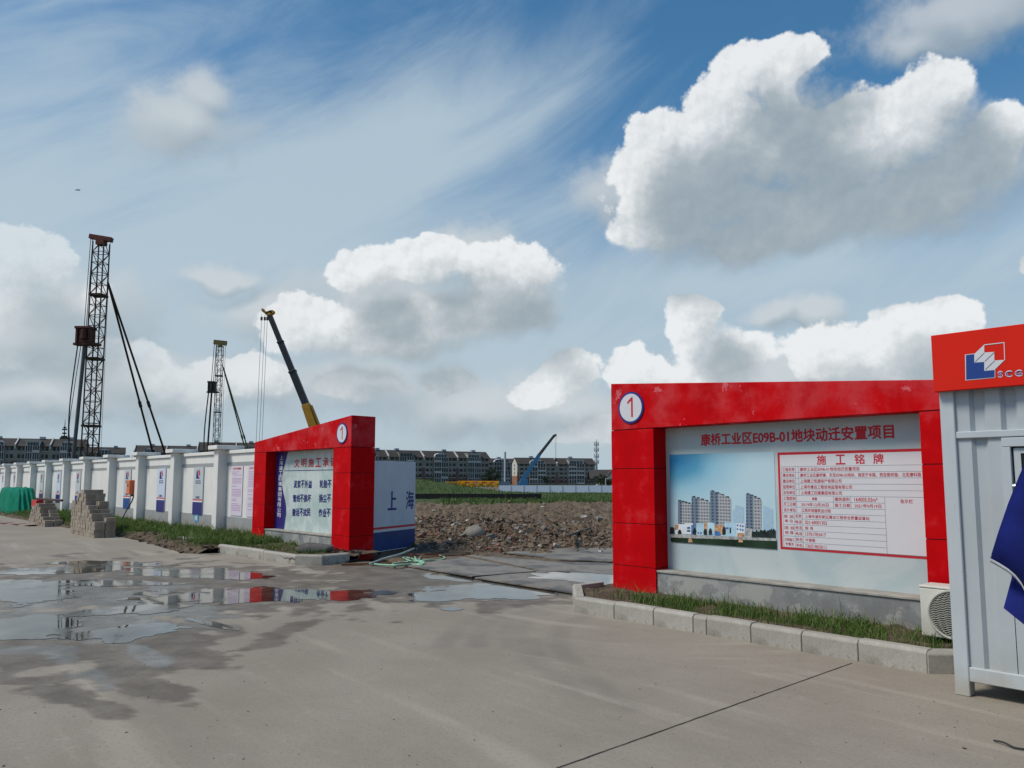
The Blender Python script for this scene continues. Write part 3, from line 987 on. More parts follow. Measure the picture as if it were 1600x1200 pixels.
# notice table
mb = MB()
tu0, tu1, tz0, tz1 = 2.43, 4.19, .832, 2.006
rect(mb, tu0, tu1, tz0, tz1, .277, 0)
rect(mb, tu0 + .03, tu1, tz0 + .03, tz1 - .032, .2755, 1)
zr0, rh = 1.831, .0697
cx_ = lambda X: onv(1210 + X / 6.4, 790, .275)[0]
c0, c1, c1b, c2, c3, c4, ca, cb_ = tu0 + .045, cx_(222), cx_(268), cx_(592), cx_(767), cx_(1106), cx_(196), cx_(276)
Lw = .0016
def hl(x0, x1, z): rect(mb, x0, x1, z - Lw, z + Lw, .2745, 2)
def vl(x, z0, z1): rect(mb, x - Lw, x + Lw, z1, z0, .2742, 2)
zrow = lambda i: zr0 - rh * i
for i in (0, 1, 2, 3, 4, 5, 14): hl(c0, tu1, zrow(i))
for i in (6, 7, 8): hl(c0, c4, zrow(i))
for i in (9, 11, 13): hl(ca, c4, zrow(i))
for i in (10, 12): hl(c0, c4, zrow(i))
vl(c0, zrow(0), zrow(14)); vl(c1, zrow(0), zrow(8)); vl(c1b - .02, zrow(0), zrow(5)); vl(c2, zrow(5), zrow(7)); vl(c3, zrow(5), zrow(7)); vl(c4, zrow(5), zrow(14)); vl(ca, zrow(8), zrow(14)); vl(cb_, zrow(8), zrow(14))
nt_ = mb.build('notice_table', [m_print_red, m_sign_white, m_print_line], PR)
mb = MB()
for k, ch in enumerate('施工铭牌'):
    xc = onv(1210 + (470 + 190 * k) / 6.4, 720, .274)[0]
    put_text(mb, ch, xc - .055, xc + .055, 1.905, .11, .274, .02)
th = .044
zc = lambda i: zrow(i) - rh / 2
for i, s in enumerate(['工程名称', '建设地址', '建设单位', '监理单位', '总包单位', '工程类别', '开工日期', '设计单位']):
    put_text(mb, s, c0 + .015, c1 - .012, zc(i), th, .274, .007)
b0 = c1b
for i, s, w in ((0, '康桥工业区E09B-01地块动迁安置项目', .71), (1, '康桥工业区康桥镇、东至E09B-02地块、南至宁丰路、西至箭桥路、北至康科路', 4.085 - b0), (2, '上海建工悦源房产有限公司', .50), (3, '上海市建设工程咨询监理有限公司', .62), (4, '上海建工四建集团有限公司', .50), (7, '江西环球建筑设计院', .36)):
    put_text(mb, s, b0, b0 + w, zc(i), th, .274, .007)
put_text(mb, '房建', (c1 + c2) / 2 - .03, (c1 + c2) / 2 + .03, zc(5), th * .8, .274, .012)
put_text(mb, '建筑面积', c2 + .015, c3 - .012, zc(5), th, .274, .007)
put_text(mb, '164005.03m²', c3 + .04, c4 - .08, zc(5), th, .274, .008)
put_text(mb, '2019年12月30日', c1 + .06, c2 - .06, zc(6), th, .274, .007)
put_text(mb, '竣工日期', c2 + .015, c3 - .012, zc(6), th, .274, .007)
put_text(mb, '2021年9月19日', c3 + .04, c4 - .04, zc(6), th, .274, .007)
put_text(mb, '告示栏', cx_(1262), cx_(1385), zc(5) - .01, th, .274, .007)
for i, (a, b_) in enumerate((('受 监', '单 位'), ('项 目', '经 理'), ('文明施工', '专管员'))):
    put_text(mb, a, c0 + .012, ca - .01, zc(8 + 2 * i) - .008, th * .85, .274, .006)
    put_text(mb, b_, c0 + .022, ca - .02, zc(9 + 2 * i) + .008, th * .85, .274, .006)
for i, (a, s, w) in enumerate((('名称', '上海市浦东新区建设工程安全质量监督站', .76), ('电话', '021-68001302', .27), ('姓名', '陈 良', .10), ('电话', '13701783417', .25), ('姓名', '叶智敏', .12), ('手机', '13651862611', .25))):
    put_text(mb, a, ca + .01, cb_ - .01, zc(8 + i), th * .9, .274, .006)
    put_text(mb, s, cb_ + .03, cb_ + .03 + w, zc(8 + i), th * .9, .274, .006)
mb.build('table_lettering', M('print_small_red', (0.52, 0.03, 0.05), .5, var=0), nt_)

# left board
def lp(X, Y, v=.277): return onv(380 + X / 4.443, 630 + Y / 4.443, v)


mb = MB()
le = -7.28 - 4.87 + .70
edge = [lp(312, 345), (lp(290, 420)), lp(276, 470), lp(270, 520), lp(270, 570), lp(278, 620), lp(290, 670), lp(298, 720), lp(298, 770), lp(290, 820), lp(284, 862)]
flat(mb, [(le, .456), (le, 2.384)] + [(edge[0][0], 2.384)] + edge[1:-1] + [(edge[-1][0], .456)], .2765)
stp = mb.build('company_strip', M('print_purple', (0.03, 0.025, 0.17), .4, var=.1), PL)
mb = MB()
for k, ch in enumerate('上海建工四建集团有限公司'):
    f = k / 11
    c = lp(266 - 18 * f, 378 + 398 * f, .276)
    put_text(mb, ch, c[0] - .1, c[0] + .1, c[1], .105, .275, .02)
mb.build('company_lettering', m_sign_white, stp)
mb = MB()
for k, ch in enumerate('文明施工承诺'):
    c = lp(372 + 48.5 * k + .4 * k * k, 416 - 1.5 * k, .276)
    put_text(mb, ch, c[0] - .13, c[0] + .13, c[1], .20, .2755, .02)
mb.build('heading_lettering', m_print_red, PL)
mb = MB()
ru = onv(524, 750, .276)[0]
rect(mb, lp(288, 468)[0], ru, lp(450, 466)[1] - .008, lp(450, 466)[1] + .008, .2760)
for s, x, y in (('泥浆不外溢', 352, 562), ('管线不损坏', 346, 660), ('搬运不扰民', 342, 757)):
    for k, ch in enumerate(s):
        c = lp(x + 10 + 25.5 * k, y, .276)
        put_text(mb, ch, c[0] - .085, c[0] + .085, c[1], .175, .2755, .03)
for s, x, y in (('轮胎不', 531, 560), ('扬尘不', 527, 660), ('作业不', 524, 760)):
    for k, ch in enumerate(s):
        c = lp(x + 12 + 28 * k, y, .276)
        put_text(mb, ch, c[0] - .085, c[0] + .085, c[1], .175, .2755, .03)
mb.build('pledge_lettering', m_print_navy, PL)

# ---------------------------------------------------------------- boundary wall
WT = thing('boundary_wall', 'long white rendered wall with capped pilasters running off behind the brick stacks', 'wall', (-12.0, .4, 0), True)
we = -76.0
mb = MB(gate=True)
mb.box(we, -11.6, .40, .58, -0.2, 2.45, 0)
mb.build('wall_face', m_white_wall, WT)
mb = MB(); mb.box(we, -11.6, .345, .635, 2.43, 2.53); mb.build('coping', m_white_wall, WT, bevel=.01)
PIL = [-15.04 - 3.66 * i for i in range(17)]
edges = [-11.9] + PIL
mb = MB()
for a, b in zip(edges[1:], edges[:-1]):
    mb.box(a + .17, b - .17, .392, .41, 2.085, 2.187)
mb.build('painted_band', m_grey_band, WT)
mb = MB()
for a, b in zip(edges[1:], edges[:-1]):
    mb.box(a + .17, b - .17, .385, .41, -0.1, .64)
mb.build('plinth', m_grey_band, WT)
for u in PIL:
    mb = MB(); mb.box(u - .165, u + .165, .12, .70, -0.15, 2.552); q = mb.build('pilaster', m_white_wall, WT, bevel=.008)
    mb = MB(); mb.box(u - .34, u + .34, .0, .82, 2.555, 2.675); mb.build('cap', m_white_wall, q, bevel=.012)

# banners hung in the bays
m_ban = [M('banner_grey', (0.50, 0.54, 0.55), .5, var=.03), M('banner_blue_white', (0.56, 0.63, 0.74), .5, var=.03)]
m_blue_ban = [M('banner_foot_violet', (0.035, 0.035, 0.17), .5, var=.05), M('banner_foot_blue', (0.02, 0.075, 0.24), .5, var=.05)]
m_banred = M('banner_red', (0.55, 0.04, 0.05), .5, var=0)
m_banwhite = M('banner_white', (0.74, 0.74, 0.76), .5, var=0)
BAN = [(-17.43, 0, 0, 'pale grey company banner with a small blue tag below, nearest the red gate frame'),
       (-20.85, 1, 0, 'bluish white company banner in the bay just left of the last grey one'),
       (-24.68, 0, 1, 'pale grey company banner beside the orange electrical box'),
       (-32.0, 0, 1, 'pale grey company banner just left of the tall brick stack'),
       (-35.7, 1, 0, 'bluish white company banner above the low brick stack'),
       (-39.4, 0, 0, 'grey company banner between the green tarpaulin and the low brick stack'),
       (-46.7, 0, 0, 'grey company banner above the right half of the green tarpaulin'),
       (-50.4, 1, 0, 'bluish white company banner at the far left edge above the green tarpaulin')]
for u, mi, fi, lab in BAN:
    mb = MB(gate=True)
    mb.box(u, u + .8, .365, .388, .615, 2.08)
    o = mb.build('wall_banner', m_ban[mi], base=(u + .4, .38, .615))
    tag(o, lab, 'banner', 'company banners on the white wall')
    mb = MB()
    rect(mb, u, u + .8, .615, 1.0, .362, 0)
    rect(mb, u, u + .8, 1.0, 1.045, .3625, 1)
    rect(mb, u, u + .8, 1.045, 1.085, .362, 2)
    mb.build('foot_stripe', [m_blue_ban[fi], m_banwhite, m_banred], o)
    mb = MB()
    flat(mb, [(u + .22, 1.72), (u + .58, 1.72), (u + .44, 1.76), (u + .30, 2.0), (u + .24, 1.94)], .362, 0)
    flat(mb, [(u + .36, 1.95), (u + .47, 2.02), (u + .56, 1.86), (u + .50, 1.78)], .3615, 1)
    mb.build('emblem', [m_print_navy, m_banred], o)
    mb = MB()
    put_text(mb, 'SCG', u + .2, u + .6, 1.62, .1, .362, .03, 0)
    put_text(mb, '上海建工', u + .2, u + .6, 1.145, .075, .362, .02, 0)
    mb.build('lettering', m_print_navy, o)
mb = MB(gate=True)
mb.box(-17.22, -16.92, .368, .383, .40, .612)
o = tag(mb.build('wall_tag', M('tag_blue', (0.12, 0.38, 0.58), .5, var=.2, sc_=12), base=(-17.07, .38, .4)), 'small light blue tag under the banner nearest the red frame', 'tag')
mb = MB(); rect(mb, -17.15, -16.99, .45, .56, .366); mb.build('mark', M('tag_mark', (0.5, 0.65, 0.7), .5, var=0), o)
# pink notices
m_pink = M('poster_pink', (0.66, 0.60, 0.68), .5, var=.03)
m_pinktx = M('poster_ink', (0.50, 0.34, 0.48), .5, var=0)
for k, (u, lab) in enumerate(((-14.52, 'left pink notice sheet of fine print on the wall bay by the red frame'), (-13.42, 'pink notice sheet half hidden by the red gate frame'))):
    mb = MB(gate=True)
    mb.box(u, u + .78, .380, .39, .68, 2.075)
    o = tag(mb.build('notice_poster', m_pink, base=(u + .39, .385, .68)), lab, 'poster', 'pink notices on the wall')
    mb = MB()
    put_text(mb, '安全生产管理制度', u + .12, u + .66, 2.0, .06, .3775, .02, 0)
    zz = 1.9
    r_ = random.Random(k)
    while zz > .78:
        if r_.random() < .9: rect(mb, u + .08, u + r_.choice((.7, .7, .7, .55, .4)), zz, zz + .018, .3775, 1)
        zz -= .045
    mb.build('print', [m_print_red, m_pinktx], o)
# orange electrical box
m_or = M('orange_enamel', (0.62, 0.145, 0.055), .45, var=.08)
T = thing('electrical_box', 'orange electrical box on the pilaster with its cable hanging down', 'electrical box', (-22.82, .2, 1.15), True)
mb = MB(); mb.box(-23.02, -22.64, .00, .385, 1.16, 1.68); mb.build('casing', m_or, T, bevel=.012)
mb = MB(); mb.box(-23.0, -22.66, -.015, .0, 1.18, 1.66); dr = mb.build('door', M('orange_enamel_door', (0.66, 0.19, 0.08), .45, var=.06), T, bevel=.004)
mb = MB()
flat(mb, [(-22.92, 1.45), (-22.74, 1.45), (-22.83, 1.60)], -.017); mb.build('warning_mark', M('warning_dark', (0.09, 0.03, 0.02), .6, var=0), dr)
mb = MB()
for du in (.06, .3): mb.box(-23.02 + du, -23.02 + du + .04, .14, .3, 1.09, 1.16)
mb.build('foot', M('box_feet', (0.05, 0.05, 0.05), .7), T)
mb = MB()
for k in range(2):
    mb.tube([(-22.8 + .07 * k, .2, 1.16), (-22.86 + .06 * k, .14, .9), (-23.05 + .05 * k, .02, .55), (-23.22 + .04 * k, -.1, .15)], .014, 6)
mb.build('cable', M('cable_black', (0.03, 0.03, 0.03), .6), T)

# ---------------------------------------------------------------- kerbs and planting beds
def kerb_run(pts, cuts, group, labeler):
    """pts: corner polyline in u, v (outer foot); every piece between cuts is a stone of its own"""
    pieces = []
    for i in range(len(pts) - 1):
        a, b = Vector(pts[i] + (0,)), Vector(pts[i + 1] + (0,))
        L = (b - a).length
        cs = [0] + sorted(c for j, c in cuts if j == i) + [1]
        for c0, c1 in zip(cs[:-1], cs[1:]): pieces.append((a.lerp(b, c0), a.lerp(b, c1)))
    for k, (p, q) in enumerate(pieces):
        d = (q - p).normalized()
        nrm = Vector((-d.y, d.x, 0))
        g = d * .004
        p2, q2 = p + g, q - g
        h = .195 + .006 * math.sin(k * 2.3)
        W = .13
        prof = [(0, -0.02), (0, h - .028), (.028, h), (W, h), (W, -0.02)]
        mb = MB(gate=True)
        vs = [e + nrm * x + Z1 * z for e in (p2, q2) for x, z in prof]
        n = len(prof)
        mb.add(vs, [tuple(range(n))[::-1], tuple(range(n, 2 * n))] + [(i, (i + 1) % n, (i + 1) % n + n, i + n) for i in range(n)][:])
        o = mb.build('kerb_stone', m_kerb, base=(p + q) / 2 + nrm * .06, bevel=.006)
        tag(o, labeler(k, len(pieces)), 'kerb stone', group)


ORD = ['first', 'second', 'third', 'fourth', 'fifth', 'sixth', 'seventh', 'eighth', 'ninth', 'tenth', 'eleventh', 'twelfth', 'thirteenth', 'fourteenth']
ku = [onv(x, 990, -1.26)[0] for x in (958.7, 1020.6, 1083, 1104, 1173.6, 1253, 1341)]
RK = [(-.40, .12), (-.40, -.42), (.40, -1.24), (4.62, -1.29), (4.99, -.93)]
kerb_run(RK, [(2, (u - .40) / 4.22) for u in ku[0:]], 'kerb stones of the bed in front of the project board',
         lambda k, n: 'pale granite kerb stone of the right-hand bed, %s from the gate opening' % ORD[k])
LK = [(-10.62, -1.47), (-7.08, -1.32), (-6.62, -.98), (-6.72, -.30)]
kerb_run(LK, [(0, .3), (0, .62)], 'kerb stones of the bed under the pledge board',
         lambda k, n: 'pale kerb stone under the pledge board, %s from its wall end' % ORD[k])


def inset(poly, front):
    return poly


def bed(name, us_, vfront, vback, zfun):
    vs, n = [], 14
    for u in us_:
        a, b = vfront(u), vback(u)
        for j in range(n):
            v = a + (b - a) * (j / (n - 1)) ** 1.3
            vs.append((u, v, zfun(u, v, j / (n - 1))))
    o = np_mesh(name, vs, grid_faces(len(us_), n)[:, ::-1], m_soil, True, gate=True)
    return tag(o, kind='structure')


def rk_front(u):
    pts = [(-.30, -.36), (.44, -1.12), (4.58, -1.17), (4.93, -.86), (6, -.8)]
    for a, b in zip(pts[:-1], pts[1:]):
        if u <= b[0]: return a[1] + (b[1] - a[1]) * (u - a[0]) / (b[0] - a[0])
    return -.8


def zr_(u, v, s): return .135 + .035 * fbm(u * 3, v * 3) + .02 * fbm(u * 9, v * 9, 3) + .03 * math.exp(-((u - .5) ** 2 + (v + .5) ** 2) * 3)


bed('right_bed_soil', list(np.linspace(-.30, 4.98, 110)), rk_front, lambda u: .55, zr_)


def lk_front(u):
    if u > -7.1: return -1.2 + (u + 7.1) * .8
    if u > -10.5: return -1.35
    pts = [(-120, -2.2), (-32, -1.75), (-26, -1.85), (-20, -1.65), (-17.2, -1.68), (-15, -1.72), (-12.6, -1.98), (-11.0, -2.12), (-10.62, -1.9), (-10.5, -1.35)]
    for a, b in zip(pts[:-1], pts[1:]):
        if u <= b[0]: return a[1] + (b[1] - a[1]) * (u - a[0]) / (b[0] - a[0]) + .10 * fbm(u * 2.2, 4.0) * (u < -10.6)
    return -1.3


def zl_(u, v, s):
    k = min(1, s * 5) if u < -10.62 else 1
    return -.01 + k * (.13 + .045 * fbm(u * 2.5, v * 2.5) + .03 * fbm(u * 8, v * 8, 3)) + .05 * s


bed('left_bed_soil', list(np.concatenate([np.linspace(-110, -30, 50), np.linspace(-29.8, -6.75, 260)])), lk_front, lambda u: .5, zl_)


# ---------------------------------------------------------------- grass
def m_grass(name, c0, c1, c2):
    m = bpy.data.materials.new(name)
    m.use_nodes = True
    m.node_tree.nodes.clear()
    t = NT(m.node_tree)
    at_ = t.n('ShaderNodeAttribute', attribute_name='tint').outputs['Fac']
    cr = t.n('ShaderNodeValToRGB', {0: at_})
    cr.color_ramp.elements[0].color = (*c0, 1)
    cr.color_ramp.elements[1].color = (*c2, 1)
    e_ = cr.color_ramp.elements.new(.6); e_.color = (*c1, 1)
    d = t.n('ShaderNodeBsdfPrincipled', {'Base Color': cr.outputs[0], 'Roughness': .6, 'Specular IOR Level': .25})
    tr = t.n('ShaderNodeBsdfTranslucent', {'Color': cr.outputs[0]})
    mx = t.n('ShaderNodeMixShader', {0: .25, 1: d.outputs[0], 2: tr.outputs[0]})
    o = t.n('ShaderNodeOutputMaterial'); t.link(mx.outputs[0], o.inputs[0])
    return m


mg = m_grass('grass_blades', (0.042, 0.080, 0.015), (0.105, 0.185, 0.036), (0.26, 0.27, 0.10))


def grass(name, items, label, seed, gate=True, mat=mg):
    """items: rows (x, y, z, height, width)"""
    r = np.random.default_rng(seed)
    it = np.array(items, dtype=float)
    n = len(it)
    an = r.uniform(0, 2 * np.pi, n)
    la = r.uniform(0, 2 * np.pi, n)
    ln = it[:, 3] * r.uniform(.1, 1.0, n)
    wx, wy = np.cos(an) * it[:, 4] / 2, np.sin(an) * it[:, 4] / 2
    dx, dy = np.cos(la) * ln, np.sin(la) * ln
    x, y, z, h = it[:, 0], it[:, 1], it[:, 2] - .01, it[:, 3]
    vs = np.stack([np.stack([x - wx, y - wy, z], 1), np.stack([x + wx, y + wy, z], 1),
                   np.stack([x + wx * .8 + dx * .3, y + wy * .8 + dy * .3, z + h * .62], 1), np.stack([x - wx * .8 + dx * .3, y - wy * .8 + dy * .3, z + h * .62], 1),
                   np.stack([x + wx * .12 + dx, y + wy * .12 + dy, z + h * .95], 1), np.stack([x - wx * .12 + dx, y - wy * .12 + dy, z + h * .95], 1)], 1).reshape(-1, 3)
    i = np.arange(n)[:, None] * 6
    fs = np.concatenate([i + np.array([[0, 1, 2, 3]]), i + np.array([[3, 2, 4, 5]])])
    tint = np.repeat(np.clip(r.normal(.45, .22, n), 0, 1), 6)
    o = np_mesh(name, vs, fs, mat, False, {'tint': tint}, gate=gate)
    return tag(o, label, 'grass', kind='stuff')


it = []
r_ = random.Random(11)
for _ in range(17000):
    u = r_.uniform(.0, 4.95); v = r_.uniform(-1.1, .02)
    dn = math.exp(-((v + .55) / .36) ** 2) * max(0.05, min(1, .55 + 1.3 * fbm(u * 1.6, v * 2.5, 2))) * min(1, max(0.05, (u - .45) / .9))
    if u > 4.0: dn *= .7
    if r_.random() < dn: it.append((u, v, zr_(u, v, 0), r_.uniform(.03, .15) * (1.7 if r_.random() < .05 else 1), r_.uniform(.005, .011)))
grass('grass', it, 'tufts of green grass between the granite kerb and the cement base of the project board', 1)
it = []
for _ in range(30000):
    u = -10.4 - 32 * r_.random() ** 1.25
    f = lk_front(u)
    v = r_.uniform(f + .08, .36)
    s = (v - f)
    dn = min(1, max(0, s - .28 + .5 * fbm(u * 1.1, v * 1.1, 6)) * 1.6) if u > -17 else min(1, .35 + s)
    if r_.random() < dn: it.append((u, v, zl_(u, v, s / 2.2), r_.uniform(.06, .22) * (1.6 if r_.random() < .05 else 1), r_.uniform(.010, .022)))
for _ in range(2200):
    u = r_.uniform(-10.6, -7.2); v = r_.uniform(-1.3, 0)
    if r_.random() < .25 + .8 * fbm(u * 2, v * 2, 8) + .3 * (u < -9.5): it.append((u, v, zl_(u, v, .4), r_.uniform(.05, .17), r_.uniform(.008, .016)))
grass('grass', it, 'rough green grass growing along the foot of the long white wall', 2)
# clods and stones at the ragged soil edge beside the kerb
mb = MB(gate=True)
for _ in range(420):
    u = r_.uniform(-17, -10.5); f = lk_front(u); v = f + abs(r_.gauss(0, .28))
    s = r_.uniform(.010, .038)
    c = Vector((u, v, zl_(u, v, min(1, (v - f) / 2)) + s * .3))
    a = [Vector((r_.uniform(-1, 1), r_.uniform(-1, 1), r_.uniform(-.5, .5))).normalized() * s for _ in range(3)]
    mb.hexa([c - a[0] - a[1] - a[2], c + a[0] - a[1] - a[2], c + a[0] + a[1] - a[2], c - a[0] + a[1] - a[2], c - a[0] - a[1] + a[2], c + a[0] - a[1] + a[2], c + a[0] + a[1] + a[2], c - a[0] + a[1] + a[2]], r_.choice((0, 0, 0, 1)))
o = mb.build('clods', [M('clod_earth', (0.10, 0.078, 0.055), .95, var=.3), mats_chip[0]], base=(0, 0, 0))
tag(o, 'loose clods and stones along the ragged soil edge left of the kerb', 'rubble', kind='stuff')
p_ = w2g(ground(290, 851))
mb = MB(gate=True)
mb.prism([(p_[0] - .75, .10), (p_[0] + .55, .13), (p_[0] + .6, .19), (p_[0] - .3, .20), (p_[0] - .8, .16)], p_[1] - .1, p_[1] + .45)
tag(mb.build('concrete_slab', M('slab_concrete', (0.30, 0.285, 0.25), .9, var=.15, bump=.3), base=(p_[0], p_[1], .1), bevel=.01), 'broken concrete slab half buried in the soil left of the kerb', 'slab')
rock('boulder', tuple(g2w(-7.75, -.55, .22)), (.42, .2), .12, M('bed_stone', (0.11, 0.105, 0.10), .9, var=.3, bump=.3, bsc=15), 'dark flat stone lying in the bed under the pledge board', 'stone', seed=9)
mb = MB(gate=True)
pts = []
N_ = 16
for i in range(N_):
    f = i / (N_ - 1)
    u = -8.05 + 1.35 * f
    pts.append([(u, -.02 - .02 * math.sin(i), .20 + .05 * fbm(i * .8, 1)), (u, -.12 - .05 * math.sin(i * 1.7), .17 - .12 * f + .05 * fbm(i * 1.3, 7)), (u + .05, -.28 - .08 * math.sin(i), .15 - .11 * f + .02 * fbm(i, 5)), (u + .08, -.42 - .06 * math.sin(i * 2.1), .13 - .09 * f)])
vs = [p for row in pts for p in row]
mb.add(vs, [(i * 4 + j, i * 4 + j + 1, i * 4 + j + 5, i * 4 + j + 4) for i in range(N_ - 1) for j in range(3)])
o = mb.build('plastic_sheet', M('black_film', (0.010, 0.010, 0.011), .5, var=.3, bump=.4, bsc=12), base=(-7.4, -.2, .05), smooth=True)
sol = o.modifiers.new('thick', 'SOLIDIFY'); sol.thickness = .012
tag(o, 'black plastic sheeting bunched at the foot of the left red frame', 'sheet')

# ---------------------------------------------------------------- site cabin
m_cab = M('cabin_enamel', (0.41, 0.455, 0.475), .42, var=.05, sc_=1.2, bump=.04, bsc=20, low=((0.38, 0.35, 0.29), 0.0, .4, .7), spots=((0.28, 0.16, 0.09), 5.0, 0.70, 0.75, 0.55), streak=((0.40, 0.42, 0.42), 6, .4))
m_cabf = M('cabin_frame_enamel', (0.46, 0.505, 0.525), .42, var=.04, sc_=2, low=((0.38, 0.34, 0.27), 0.0, .3, .75), spots=((0.30, 0.17, 0.09), 6.0, 0.67, 0.72, 0.6))
m_fascia = M('fascia_orange_red', (0.64, 0.020, 0.010), .6, spec=.08, var=.05, sc_=.8)
CU, CV, CE = 5.005, -1.82, 11.0
CB = thing('site_cabin', 'pale grey corrugated container cabin with an orange-red emblem fascia', 'cabin', (CU, CV, 0), True)
mb = MB(); mb.box(CU, CU + .105, CV, CV + .12, 0, 2.55); mb.build('corner_post', m_cabf, CB, bevel=.006)
mb = MB(); mb.box(CU, CU + .105, .46, .58, 0, 2.55); mb.build('corner_post', m_cabf, CB, bevel=.006)
mb = MB(); mb.box(CE - .1, CE, CV, CV + .12, 0, 2.55); mb.build('corner_post', m_cabf, CB, bevel=.006)
mb = MB(); mb.box(CU + .105, CE - .1, CV + .004, CV + .11, .115, .225); mb.build('bottom_beam', m_cabf, CB, bevel=.006)
mb = MB(); mb.box(CU + .105, CE - .1, CV + .006, CV + .10, 1.99, 2.045); mb.build('rail', m_cabf, CB, bevel=.006)
mb = MB(); mb.box(CU + .11, CE - .1, CV + .11, .56, .17, .2); mb.build('floor_panel', m_cabf, CB)
mb = MB(); mb.box(CU - .004, CE, CV + .02, .6, 2.55, 2.62); mb.build('roof', m_cabf, CB)


def corrugated(z0, z1, u0, u1, pitch, v, dep, rise):
    mb = MB()
    pts = []
    u = u0
    while u < u1:
        for du, dv in ((0, 0), (pitch * .46, 0), (pitch * .46 + rise, dep), (pitch - rise, dep)):
            if u + du <= u1: pts.append((u + du, v + dv))
        u += pitch
    for (a, b), (c, d) in zip(pts[:-1], pts[1:]):
        mb.add([(a, b, z0), (c, d, z0), (c, d, z1), (a, b, z1)], [(0, 1, 2, 3)])
    return mb


WU0, WU1, WZ0, WZ1 = 5.435, 6.55, .98, 1.965
corrugated(2.045, 2.55, CU + .105, CE - .1, .215, CV + .03, .035, .028).build('wall_panel', m_cab, CB)
mb = corrugated(.225, 1.99, CU + .105, WU0, .22, CV + .03, .03, .026)
a_ = corrugated(.225, WZ0, WU0, WU1, .22, CV + .035, .03, .026); mb.add(a_.v, a_.f)
a_ = corrugated(.225, 1.99, WU1, CE - .1, .22, CV + .03, .03, .026); mb.add(a_.v, a_.f)
mb.build('wall_panel', m_cab, CB)
mb = MB()
for k in range(24):
    v = CV + .12 + .0975 * k
    if v < .45: mb.add([(CU + .02 + .03 * (k % 2), v, .2), (CU + .02 + .03 * (k % 2), min(.46, v + .07), .2), (CU + .02 + .03 * (k % 2), min(.46, v + .07), 2.55), (CU + .02 + .03 * (k % 2), v, 2.55),
                       (CU + .02 + .03 * ((k + 1) % 2), min(.46, v + .0975), .2), (CU + .02 + .03 * ((k + 1) % 2), min(.46, v + .0975), 2.55)], [(0, 3, 2, 1), (1, 2, 5, 4)])
mb.build('wall_panel', m_cab, CB)
mb = MB(); mb.box(CU + .1, CE - .02, .50, .54, .2, 2.55); mb.box(CE - .06, CE - .02, CV + .12, .5, .2, 2.55); mb.build('wall_panel', m_cab, CB)
mb = MB()
mb.box(WU0 - .012, WU1, CV + .004, CV + .07, WZ1 - .05, WZ1 + .02); mb.box(WU0 - .012, WU1, CV + .004, CV + .07, WZ0 - .02, WZ0 + .04)
mb.box(WU0 - .012, WU0 + .045, CV + .006, CV + .069, WZ0 + .04, WZ1 - .05); mb.box(WU1 - .05, WU1, CV + .006, CV + .069, WZ0 + .04, WZ1 - .05)
W = mb.build('window', m_cabf, CB, bevel=.004)
mb = MB()
s0, s1 = WU0 + .06, WU1 - .06
mb.box(s0, s0 + .045, CV + .03, CV + .06, WZ0 + .05, WZ1 - .06); mb.box((s0 + s1) / 2 - .02, (s0 + s1) / 2 + .02, CV + .03, CV + .06, WZ0 + .05, WZ1 - .06); mb.box(s1 - .045, s1, CV + .03, CV + .06, WZ0 + .05, WZ1 - .06)
mb.box(s0 + .045, s1 - .045, CV + .032, CV + .058, WZ1 - .1, WZ1 - .06); mb.box(s0 + .045, s1 - .045, CV + .032, CV + .058, WZ0 + .05, WZ0 + .09)
mb.build('sash', m_cabf, W)
mb = MB(); mb.box(s0 + .02, s1 - .02, CV + .045, CV + .05, WZ0 + .06, WZ1 - .08)
mb.build('pane', M('dark_glass', (0.012, 0.018, 0.016), .06, var=.3), W)
mb = MB(); mb.tube([(WU0 + .05, CV - .005, 1.62), (WU0 + .17, CV - .005, 1.625)], .009, 8); mb.box(WU0 + .06, WU0 + .09, CV - .01, CV + .02, 1.60, 1.64)
mb.build('latch', M('steel_bright', (0.5, 0.5, 0.5), .3, 1.0), W)
mb = MB(); mb.box(CU - .012, CE, CV - .075, CV - .02, 2.368, 2.828, 0); mb.box(CU - .012, CU + .03, CV - .02, .6, 2.368, 2.828, 0)
FA = mb.build('fascia', m_fascia, CB, bevel=.004)
fv = CV - .0775


def fz(X, Y, v=fv): return onv(1400 + X / 4, 500 + Y / 4, v)


mb = MB()
flat(mb, [fz(431, 216), fz(493, 209), fz(493, 262), fz(555, 258), fz(555, 313), fz(620, 309), fz(620, 361), fz(434, 378)], fv, 1)
flat(mb, [fz(437, 219), fz(489, 213), fz(489, 267), fz(551, 262), fz(551, 318), fz(616, 313), fz(616, 358), fz(439, 373)], fv - .0012, 0)
flat(mb, [fz(489, 213), fz(552, 153), fz(552, 203), fz(615, 199), fz(615, 253), fz(680, 249), fz(617, 311), fz(552, 315), fz(552, 262), fz(489, 266)], fv - .0006, 1)
for a, b in (((552, 206), (495, 262)), ((615, 202), (555, 259)), ((617, 255), (560, 309))):
    pa, pb = Vector((fz(*a)[0], 0, fz(*a)[1])), Vector((fz(*b)[0], 0, fz(*b)[1]))
    n_ = (pb - pa).normalized().cross(Vector((0, 1, 0))) * .0022
    mb.add([(pa + n_) + Vector((0, fv - .0018, 0)), (pb + n_) + Vector((0, fv - .0018, 0)), (pb - n_) + Vector((0, fv - .0018, 0)), (pa - n_) + Vector((0, fv - .0018, 0))], [(0, 1, 2, 3), (3, 2, 1, 0)], 2)
ol = [fz(549, 153), fz(678, 138), fz(682, 251)]
il = [fz(555, 158), fz(673, 144), fz(677, 249)]
for i in range(2):
    flat(mb, [ol[i], ol[i + 1], il[i + 1], il[i]], fv - .0008, 1)
